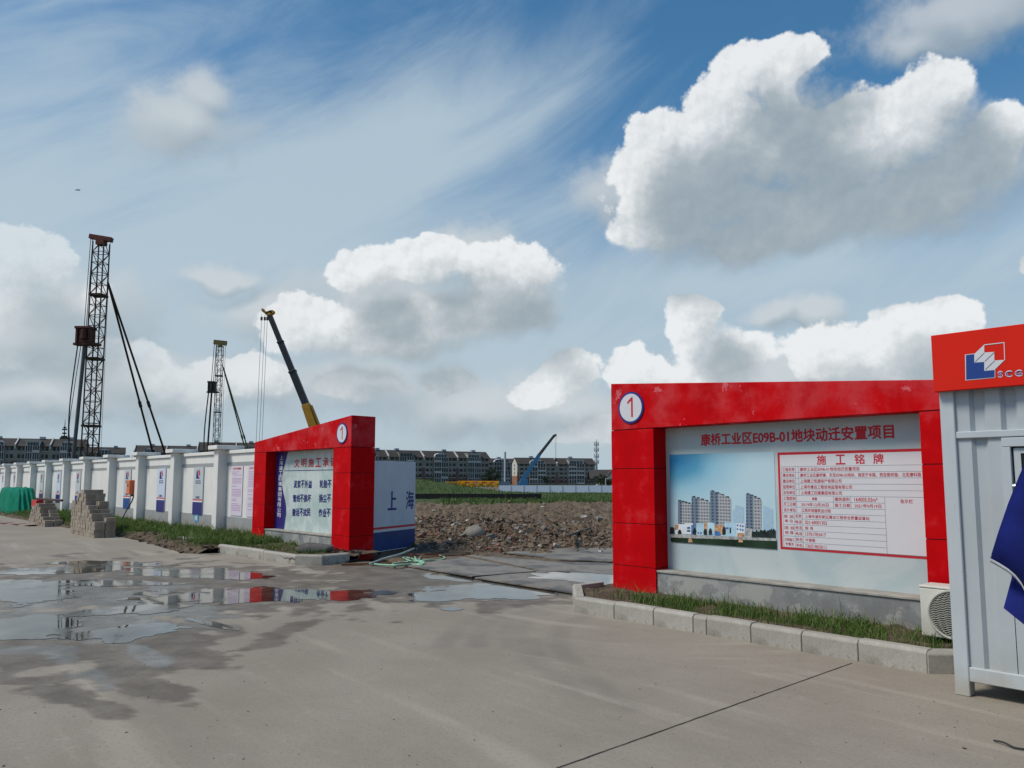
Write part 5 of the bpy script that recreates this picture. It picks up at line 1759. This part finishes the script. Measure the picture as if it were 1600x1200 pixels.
Y = 150
k = Y / F_PX
m_blu = M('crane_blue', (0.035, 0.14, 0.28), .5, var=.12)
b0, b1, tp = at(815, 752, Y), at(843, 710, Y), at(866.5, 680, Y)
pv = b0.copy(); pv.z = 1.6
T = thing('mobile_crane', 'distant mobile crane with its blue boom raised to the right before the apartments', 'crane', (pv.x, Y, 0), False, 'mobile cranes on the site')
mb = MB(); mb.bar(pv - (b1 - pv).normalized() * 1.0, b1, 7.2 * k, 7.2 * k, w2=5.6 * k, h2=5.6 * k); mb.build('boom_base', m_blu, T, bevel=.02)
mb = MB(); mb.bar(b1, tp, 4.6 * k, 4.8 * k, w2=3.8 * k, h2=4.0 * k); mb.build('boom_section', M('crane_grey', (0.055, 0.06, 0.06), .5, var=.2), T)
mb = MB(); mb.bar(tp, at(869.5, 680, Y), .6, 3.4 * k); mb.build('boom_head', m_blk, T)
mb = MB()
for dx in (-.9, .9): mb.tube([tp + Vector((dx * k + .2, 0, 0)), Vector((tp.x + dx * k * .6 + .2, Y, at(866, 716, Y).z))], .16 * k, 4)
mb.build('hoist_rope', M('wire_rope', (0.06, 0.06, 0.065), .5, .5), T)
mb = MB(); hz = at(866, 716, Y).z; mb.box(tp.x, tp.x + .4, Y - .2, Y + .2, hz - .7, hz); mb.build('hook_block', m_blk, T)
carrier(T, pv.x + .4, Y, -.35, 6, m_blk, m_blu, -1, True)

# white column of a far rig
T = thing('pile_column', 'slim white upright pile column clamped at its foot before the apartments', 'column', tuple(at(789, 752, 200) * Vector((1, 1, 0)) if False else (at(789, 752, 200).x, 200, 0)))
x = at(789, 752, 200).x
mb = MB(); mb.tube([(x, 200, 0), (x, 200, at(789, 706, 200).z)], .30, 10); mb.build('pipe', M('pipe_white', (0.42, 0.43, 0.44), .6), T)
mb = MB()
for dx in (-.9, .9): mb.bar((x + dx, 200, 0), (x + dx * .8, 200, at(789, 736, 200).z), .35)
mb.box(x - 1.2, x + 1.2, 199.4, 200.6, 0, 1.6); mb.build('clamp_frame', M('clamp_blue', (0.10, 0.14, 0.20), .6), T)

# yellow tower crane sections lying on the ground
Y = 96
k = Y / F_PX
m_tc = M('tower_crane_yellow', (0.70, 0.32, 0.02), .5, var=.12)
xa, xb = at(716, 760, Y).x, at(780, 760, Y).x
za, zb = at(740, 766, Y).z, at(740, 752, Y).z
T = thing('crane_section', 'orange-yellow lattice tower crane section lying on the ground before the white fence', 'crane section', ((xa + xb) / 2, Y, za - .3))
mb = MB(); lattice(mb, (xa, Y, (za + zb) / 2 + .25), (xb, Y, (za + zb) / 2 + .22), zb - za - .5, 7, .09, side=Vector((0, 0, 1)))
mb.box(xa + .3, xb - .2, Y - .5, Y + .5, zb - .5, zb - .3)
for i in range(5): mb.box(xa + .4 + i * 1.05, xa + .85 + i * 1.05, Y - .6, Y + .2, zb - .32, zb - .1)
mb.build('lattice_frame', m_tc, T)
mb = MB()
for i in range(5):
    x0 = xa + (xb - xa) * (.45 + .11 * i)
    mb.bar((x0, Y - .6, za + .5), (x0 + .45, Y - .6, za - .35), .09, mi=0); mb.bar((x0 + .55, Y - .6, za + .5), (x0 + .1, Y - .6, za - .35), .09, mi=0)
mb.build('trestle', M('trestle_cream', (0.5, 0.42, 0.28), .6), T)
for i in range(2):
    mb = MB(); x0 = xa + (xb - xa) * (.33 + .6 * i); mb.bar((x0, Y - .5, zb - .4), (x0, Y - .5, za - 1.2), .2); mb.build('leg', m_tc, T)
x0, x1 = at(700, 755, Y + 4).x, at(716, 755, Y + 4).x
mb = MB(); lattice(mb, (x0 - .4, Y + 4, zb - .35), (x1 + 1, Y + 4, zb - .35), .5, 4, .07, side=Vector((0, 0, 1)))
tag(mb.build('crane_section', m_tc, base=(x0, Y + 4, zb - .6)), 'small yellow lattice piece lying behind the grassy mound', 'crane section')

# low dark mesh barrier along the grass
T = thing('silt_fence', 'low black mesh barrier in front of the grassy mound', 'fence', (at(740, 778, 70).x, 70, 0))
xa, xb = at(560, 776, 70).x, at(846, 776, 70).x
mb = MB(); mb.box(xa, xb, 70, 70.06, -.3, at(740, 771.5, 70).z); mb.build('mesh', M('black_mesh', (0.016, 0.016, 0.018), .8, var=.3), T)
n = 9
mb_l = []
for i in range(n):
    mb = MB(); x = xa + (xb - xa) * (i + .5) / n; mb.box(x - .03, x + .03, 70.06, 70.12, -.3, at(740, 771.5, 70).z + .05); mb.build('post', m_tyres, T)

# pale site fence far across the ground
Y = 112
T = thing('site_fence', 'long bluish white panel fence across the far side of the site', 'fence', (at(860, 770, Y).x, Y, -.3))
xa, xb = at(778, 766, Y).x, at(1060, 766, Y).x
zt, zb_ = at(860, 758.5, Y).z, -.4
m_fp = M('fence_panel_white', (0.60, 0.65, 0.76), .5, var=.05)
n = 14
for i in range(n):
    x0, x1 = xa + (xb - xa) * i / n, xa + (xb - xa) * (i + 1) / n
    mb = MB(); mb.box(x0 + .06, x1 - .06, Y, Y + .05, zb_, zt); mb.build('panel', m_fp, T)
    mb = MB(); mb.box(x0 - .06, x0 + .06, Y - .04, Y + .08, zb_, zt + .04); mb.build('post', M('fence_post_grey', (0.42, 0.46, 0.55), .5), T)

# tall weeds across the middle distance
it = []
r_ = random.Random(31)
xs, ys = [], []
for _ in range(22000):
    px = r_.uniform(560, 1010)
    Yd = 52 + 52 * r_.random() ** 1.3
    if Yd < 70.5 and px < 690 + 25 * fbm(Yd, 2.0): continue
    X = (px - 800) / F_PX * Yd
    xs.append(X); ys.append(Yd)
hz = hsite(xs, ys)
for X, Yd, h in zip(xs, ys, hz):
    q = .5 + .9 * fbm(X * .35, Yd * .35, 2)
    if r_.random() < q + (.25 if h > .5 else 0):
        it.append((X, Yd, h, r_.uniform(.08, .26) * (3.0 if r_.random() < .006 else 1), r_.uniform(.03, .09)))
grass('grass', it, 'band of rough green weeds and the grassy mound beyond the rubble', 5, gate=False, mat=m_grass('weeds', (0.040, 0.072, 0.017), (0.09, 0.15, 0.035), (0.19, 0.20, 0.08)))

# ---------------------------------------------------------------- apartment blocks
m_bw = M('block_render', (0.265, 0.245, 0.215), .85, var=.12, sc_=.2)
m_bb = M('block_brick', (0.16, 0.105, 0.085), .85, var=.15, sc_=.3)
m_roof = M('roof_tiles', (0.062, 0.054, 0.049), .8, var=.12, sc_=.3)
m_trimw = M('white_trim', (0.50, 0.50, 0.49), .7, var=.05)
m_glass = [M('window_glass', (0.032, 0.037, 0.040), .3, var=.4, sc_=.25), M('balcony_glass', (0.06, 0.07, 0.077), .3, var=.45, sc_=.3)]
m_cream = M('cream_gable', (0.55, 0.53, 0.48), .8, var=.05)
m_orb = M('orange_brick', (0.30, 0.155, 0.095), .85, var=.12)
m_grey_ = M('heater_grey', (0.3, 0.33, 0.37), .5)


def block(label, pl, yl, pr, yr_, ridge, eaves, floors, modules, left_gable=False, depth=11.0, gen=True):
    """facade from pixel column pl at depth yl to column pr at depth yr_; ridge and eaves as pixel rows at the left end"""
    a, b = at(pl, 755, yl), at(pr, 755, yr_)
    a.z = b.z = 0
    d = (b - a); L = d.length; d.normalize()
    T = thing('apartment_block', label, 'building', tuple(a))
    T.rotation_euler = (0, 0, math.atan2(d.y, d.x))
    BASE[T] = Vector((0, 0, 0))
    ze = at(pl, eaves, yl).z
    zr = at(pl, ridge, yl).z
    fh = ze / floors
    mb = MB(); mb.box(0, L, 0, depth, -1, ze); mb.prism if False else None
    mb.add([(0, 0, ze), (0, depth, ze), (0, depth / 2, zr - .2)], [(0, 2, 1)]); mb.add([(L, 0, ze), (L, depth, ze), (L, depth / 2, zr - .2)], [(0, 1, 2)])
    mb.build('wall', m_cream if left_gable else m_bw, T)
    if left_gable:
        mb = MB(); mb.box(-.06, .3, -.05, depth, -1, fh * 2.0); mb.build('brick_base', m_orb, T)
        mb = MB(); mb.box(.3, L, -.06, .02, -1, ze); mb.build('wall', m_bw, T)
        for f in (2.4, 3.4, 4.3):
            mb = MB(); mb.box(-.1, .1, depth * .45, depth * .45 + .9, fh * f, fh * f + 1.2); mb.build('window', m_glass[0], T)
    mb = MB(); mb.box(-.02, L + .02, -.08, .0, -1, fh * 1.6)
    for i in range(modules + 1): mb.box(max(0, L * i / modules - .9), min(L, L * i / modules + .9), -.10, -.0, fh * 1.6, fh * 3.0)
    mb.build('brick_base', m_bb, T)
    mb = MB()
    o_ = .7
    mb.add([(-.3, -o_, ze - .3), (L + .3, -o_, ze - .3), (L + .3, depth / 2, zr), (-.3, depth / 2, zr), (L + .3, depth + o_, ze - .3), (-.3, depth + o_, ze - .3)], [(0, 1, 2, 3), (3, 2, 4, 5)])
    mb.add([(-.3, -o_, ze - .55), (L + .3, -o_, ze - .55), (L + .3, -o_, ze - .3), (-.3, -o_, ze - .3), (-.3, 0, ze - .55), (L + .3, 0, ze - .55)], [(0, 1, 2, 3), (0, 4, 5, 1)])
    rf = mb.build('roof', m_roof, T)
    mw = L / modules
    for i in range(modules):
        x0 = mw * i
        r = random.Random(i + int(pl))
        # party wall fin, white, sweeping from ridge to eaves
        mb = MB()
        if i or not left_gable:
            mb.add([(x0 - .25, -o_ - .2, ze - 1.6), (x0 + .25, -o_ - .2, ze - 1.6), (x0 + .25, -o_ - .2, ze + .5), (x0 - .25, -o_ - .2, ze + .5), (x0 - .25, depth / 2, zr + .6), (x0 + .25, depth / 2, zr + .6), (x0 - .25, depth / 2, zr - .3), (x0 + .25, depth / 2, zr - .3)],
                   [(0, 1, 2, 3), (3, 2, 5, 4), (0, 3, 4, 6), (1, 7, 5, 2)])
            mb.build('parapet_fin', m_trimw, T)
        # dormer over the balconies
        c0, c1 = x0 + mw * .30, x0 + mw * .70
        if i % 2 == 0:
            n_ = 10
            mb = MB(); arc = [(c0 + (c1 - c0) * j / n_, ze + .2 + 2.1 * math.sin(math.pi * j / n_) ** .6) for j in range(n_ + 1)]
            mb.prism([(c0, ze - .2)] + arc + [(c1, ze - .2)], -.35, depth * .3); dm = mb.build('dormer', m_trimw, T)
        else:
            mb = MB(); mb.box(c0, c1, -.35, depth * .3, ze - .2, ze + 2.0); mb.box(c0 - .3, c1 + .3, -.7, depth * .35, ze + 2.0, ze + 2.3); dm = mb.build('dormer', m_trimw if r.random() < .6 else m_bw, T)
        mb = MB()
        for j in range(4):
            q0 = c0 + (c1 - c0) * (.10 + .21 * j); mb.box(q0, q0 + (c1 - c0) * .17, -.42, -.3, ze + .1, ze + 1.5)
        mb.build('pane', m_glass[1], dm)
        mb = MB(); hx = x0 + mw * (.15 + .6 * r.random()); mb.box(hx, hx + 2.2, depth * .42, depth * .6, zr - .2, zr + .9); mb.build('solar_heater', m_grey_, rf)
        for f in range(floors):
            z0 = fh * f
            for xa_, wd in ((.07, .085), (.20, .05), (.76, .05), (.86, .085)):
                mb = MB(); w0 = x0 + mw * xa_
                mb.box(w0, w0 + mw * wd, -.13, -.06, z0 + fh * .30, z0 + fh * .86, 0); mb.box(w0 - .1, w0 + mw * wd + .1, -.20, -.06, z0 + fh * .22, z0 + fh * .30, 1)
                mb.build('window', [m_glass[0], m_trimw], T)
            for (xa_, xb_) in ((.30, .495), (.505, .70)):
                w0, w1 = x0 + mw * xa_, x0 + mw * xb_
                mb = MB()
                mb.box(w0, w1, -1.0, .0, z0 + fh * .06, z0 + fh * .17, 1)
                mb.box(w0, w1, -1.03, -.97, z0 + fh * .17, z0 + fh * .40, 1 if r.random() < .35 else 2)
                mb.box(w0, w1, -.95, -.4, z0 + fh * .40, z0 + fh * .95, 0 if r.random() < .7 else 2)
                for j in range(4): q0 = w0 + (w1 - w0) * j / 3; mb.box(q0 - .09, q0 + .09, -1.05, -.9, z0 + fh * .17, z0 + fh, 1)
                mb.build('balcony', [m_glass[0], m_trimw, m_glass[1]], T)
    return T


block('long five storey apartment block with dark tiled roof behind the white gate leaf', 548, 392, 765, 430, 701, 712, 5, 4)
block('set-back apartment block seen between the long block and the cream-gabled block', 752, 480, 815, 490, 715.5, 722, 5, 1)
block('apartment block with a cream gable and orange brick foot behind the blue crane', 808, 430, 930, 445, 714.5, 724, 5, 2, True, 9.0)
block('apartment block with glazed balconies at the far left behind the wall', -36, 352, 129, 366, 683, 695, 5, 3)
block('low roofed apartment block just right of the tall piling rig', 128, 470, 193, 480, 697.5, 707, 5, 1)
block('apartment block seen between the braces of the tall piling rig', 207, 455, 306, 465, 695, 706, 5, 2)
block('apartment block behind the small piling rig with a roof heater', 306, 430, 425, 440, 690, 703, 5, 2)

# house by the right frame
a = at(937, 755, 262); b = at(985, 755, 262)
T = thing('house', 'pale gabled house with dark roof beside the right red frame', 'house', (a.x, 262, 0))
zt = at(950, 733, 262).z; ze = at(950, 744, 262).z
xg = at(946, 750, 262).x; xc = at(958, 750, 262).x; xe = at(972, 750, 262).x
mb = MB(); mb.prism([(xg, -1), (xe, -1), (xe, ze - .6), (xc, zt - .4), (xg, ze - .6)], 262, 275); mb.box(a.x, xg, 266, 275, -1, ze - .6); mb.build('wall', m_cream, T)
mb = MB(); mb.add([(xg - .5, 261.4, ze - 1.0), (xc, 261.4, zt), (xc, 276, zt), (xg - .5, 276, ze - 1.0), (xe + .5, 261.4, ze - 1.0), (xe + .5, 276, ze - 1.0)], [(0, 1, 2, 3), (1, 4, 5, 2)])
mb.add([(a.x - 3, 264.5, ze - .8), (xc, 264.5, ze - .8), (xc, 270, zt - .05), (a.x - 3, 270, zt - .05), (xc, 276, ze - .8), (a.x - 3, 276, ze - .8)], [(0, 1, 2, 3), (3, 2, 4, 5)])
o = mb.build('roof', m_roof, T); sol = o.modifiers.new('thick', 'SOLIDIFY'); sol.thickness = .3
mb = MB(); mb.box(xc - .6, xc + .6, 261.9, 262.05, ze - 2.2, ze - .8); mb.build('window', m_glass[0], T)

# telecom mast and roof antenna
Y = 450
x = at(932, 720, Y).x
k = Y / F_PX
T = thing('telecom_mast', 'white telecom mast with ringed antenna platforms beyond the right-hand apartments', 'mast', (x, Y, 0))
mb = MB(); mb.tube([(x, Y, 0), (x, Y, at(932, 690, Y).z), (x, Y, at(932, 686, Y).z)], [.75, .5, .1], 10); mb.build('pole', M('mast_white', (0.6, 0.62, 0.64), .5), T)
for py in (694, 703, 713, 722):
    z = at(932, py, Y).z
    mb = MB(); mb.tube([(x, Y, z - .2), (x, Y, z + .2)], 1.5, 12)
    for j in range(6):
        an = j * math.pi / 3 + .3
        mb.box(x + 1.3 * math.cos(an) - .2, x + 1.3 * math.cos(an) + .2, Y + 1.3 * math.sin(an) - .2, Y + 1.3 * math.sin(an) + .2, z - 1.0, z + 1.4)
    mb.build('antenna_platform', M('mast_grey', (0.42, 0.45, 0.48), .5), T)
mb = MB(); mb.box(x - 1.2, x + 1.2, Y - 1, Y + 1, 0, at(932, 742, Y).z); mb.build('base', m_bb, T)
Y = 372
x = at(100.5, 680, Y).x
T = thing('roof_antenna', 'small dark antenna mast standing on the far left apartment roof', 'antenna', (x, Y, at(100, 684, Y).z))
mb = MB(); mb.tube([(x, Y, at(100, 684, Y).z - 2), (x, Y, at(100, 668, Y).z), (x, Y, at(100, 655, Y).z)], [.3, .2, .06], 6); mb.build('pole', m_tyres, T)
mb = MB()
for py, w in ((682, 1.4), (677, .9), (671, 1.1), (668, .6)):
    z = at(100, py, Y).z; mb.box(x - w, x + w, Y - .3, Y + .3, z - .35, z + .35)
mb.box(x - 1.6, x + 1.6, Y - 1, Y + 1, at(100, 684, Y).z - 1.5, at(100, 683.2, Y).z); mb.build('bracket', m_tyres, T)

# ---------------------------------------------------------------- trees
m_leaf = m_grass('tree_leaves', (0.010, 0.020, 0.008), (0.024, 0.042, 0.015), (0.06, 0.085, 0.03))
m_bark = M('bark', (0.06, 0.05, 0.04), .9)


def tree(px, Y, py_top, wpx, label, seed, zbase=0.0):
    k = Y / F_PX
    x = at(px, 750, Y).x
    H = at(px, py_top, Y).z
    W = wpx * k
    T = thing('tree', label, 'tree', (x, Y, zbase), False, 'trees before the apartments')
    r = random.Random(seed)
    mb = MB()
    mb.tube([(x, Y, zbase - .3), (x + .1, Y, H * .35), (x, Y, H * .7)], [W * .05, W * .035, W * .015], 8)
    for j in range(6):
        an = r.uniform(0, 6.28); z = H * r.uniform(.3, .6)
        mb.tube([(x, Y, z), (x + math.cos(an) * W * .3, Y + math.sin(an) * W * .3, z + H * .2)], [W * .02, W * .006], 6)
    mb.build('trunk', m_bark, T)
    n = 1500
    rr = np.random.default_rng(seed)
    cl = [(r.uniform(-.36, .36) * W, r.uniform(-.36, .36) * W, H * r.uniform(.28, .84), r.uniform(.14, .24) * W) for _ in range(16)] + [(0, 0, H * .86, .13 * W)]
    ci = rr.integers(0, len(cl), n)
    C_ = np.array(cl)[ci]
    dv = rr.normal(size=(n, 3)); dv /= np.linalg.norm(dv, axis=1)[:, None]
    pos = C_[:, :3] + dv * (C_[:, 3:4] * rr.uniform(.5, 1.12, (n, 1))) * np.array([1, 1, .8])
    pos[:, 2] = np.clip(pos[:, 2], .4, H * 1.02)
    s = W * rr.uniform(.02, .045, n)
    a = rr.normal(size=(n, 3)); a /= np.linalg.norm(a, axis=1)[:, None]
    b = np.cross(a, rr.normal(size=(n, 3))); b /= np.linalg.norm(b, axis=1)[:, None]
    base = pos + np.array([0, 0, 0])
    vs = np.stack([base - a * s[:, None], base + b * s[:, None] * .6, base + a * s[:, None], base - b * s[:, None] * .6], 1).reshape(-1, 3)
    fs = np.arange(n * 4).reshape(-1, 4)
    o = np_mesh('crown', vs, fs, m_leaf, False, {'tint': np.repeat(np.clip(rr.normal(.4, .25, n), 0, 1), 4)})
    o.parent = T
    o.location = (0, 0, -zbase)
    BASE[o] = Vector((0, 0, 0))


for i, (px, Y, pt_, w, lab) in enumerate(((770, 300, 731, 26, 'dark bushy tree between the two apartment blocks'), (757, 320, 741, 14, 'small dark tree at the corner of the long apartment block'),
                                          (938, 240, 740, 22, 'dark tree beside the pale gabled house'), (950, 230, 749, 24, 'low dark tree in front of the pale gabled house'), (853, 330, 744, 12, 'small round tree before the middle of the cream-gabled block'),
                                          (205, 260, 709, 22, 'dark bushy tree just above the wall right of the tall piling rig'), (184, 280, 712, 14, 'small tree above the wall before the low roofed block'),
                                          (668, 330, 750, 16, 'low dark bush before the long apartment block'), (722, 330, 750, 18, 'low bush above the yellow crane section'))):
    tree(px, Y, pt_, w, lab, 40 + i)
# street light by the far fence
x = at(946.5, 755, 125).x
T = thing('lamp_post', 'thin pale lamp post at the far fence beside the right red frame', 'lamp post', (x, 125, 0))
mb = MB(); mb.tube([(x, 125, -.3), (x, 125, at(946, 748, 125).z)], .07, 8); mb.build('pole', M('pipe_white', (0.42, 0.43, 0.44), .6), T)
mb = MB(); mb.box(x - .05, x + .5, 124.9, 125.1, at(946, 748, 125).z - .05, at(946, 748, 125).z + .08); mb.build('lamp_head', m_trimw, T)

# airliner high in the sky
p = at(121, 297, 3000)
T = thing('airplane', 'tiny dark airliner high in the sky above the tall piling rig', 'airplane', tuple(p))
BASE[T] = Vector((0, 0, 0))
mb = MB(); mb.tube([(-10, 0, -.3), (-8, 0, .2), (8, 0, .3), (11, 0, 1.2)], [.3, 1.7, 1.7, .3], 10); mb.build('fuselage', M('plane_grey', (0.12, 0.12, 0.13), .5), T, smooth=True)
mb = MB(); mb.add([(-2, 0, 0), (3, 0, 0), (6, -11, .8), (4.5, -11, .8), (6, 11, .8), (4.5, 11, .8)], [(0, 1, 2, 3), (1, 0, 5, 4)]); o = mb.build('wing', M('plane_grey', (0.12, 0.12, 0.13), .5), T); o.modifiers.new('thick', 'SOLIDIFY').thickness = .5
mb = MB(); mb.prism([(7, .6), (10.5, .6), (11.5, 4.5), (10, 4.5)], -.2, .2); mb.build('tail_fin', M('plane_grey', (0.12, 0.12, 0.13), .5), T)
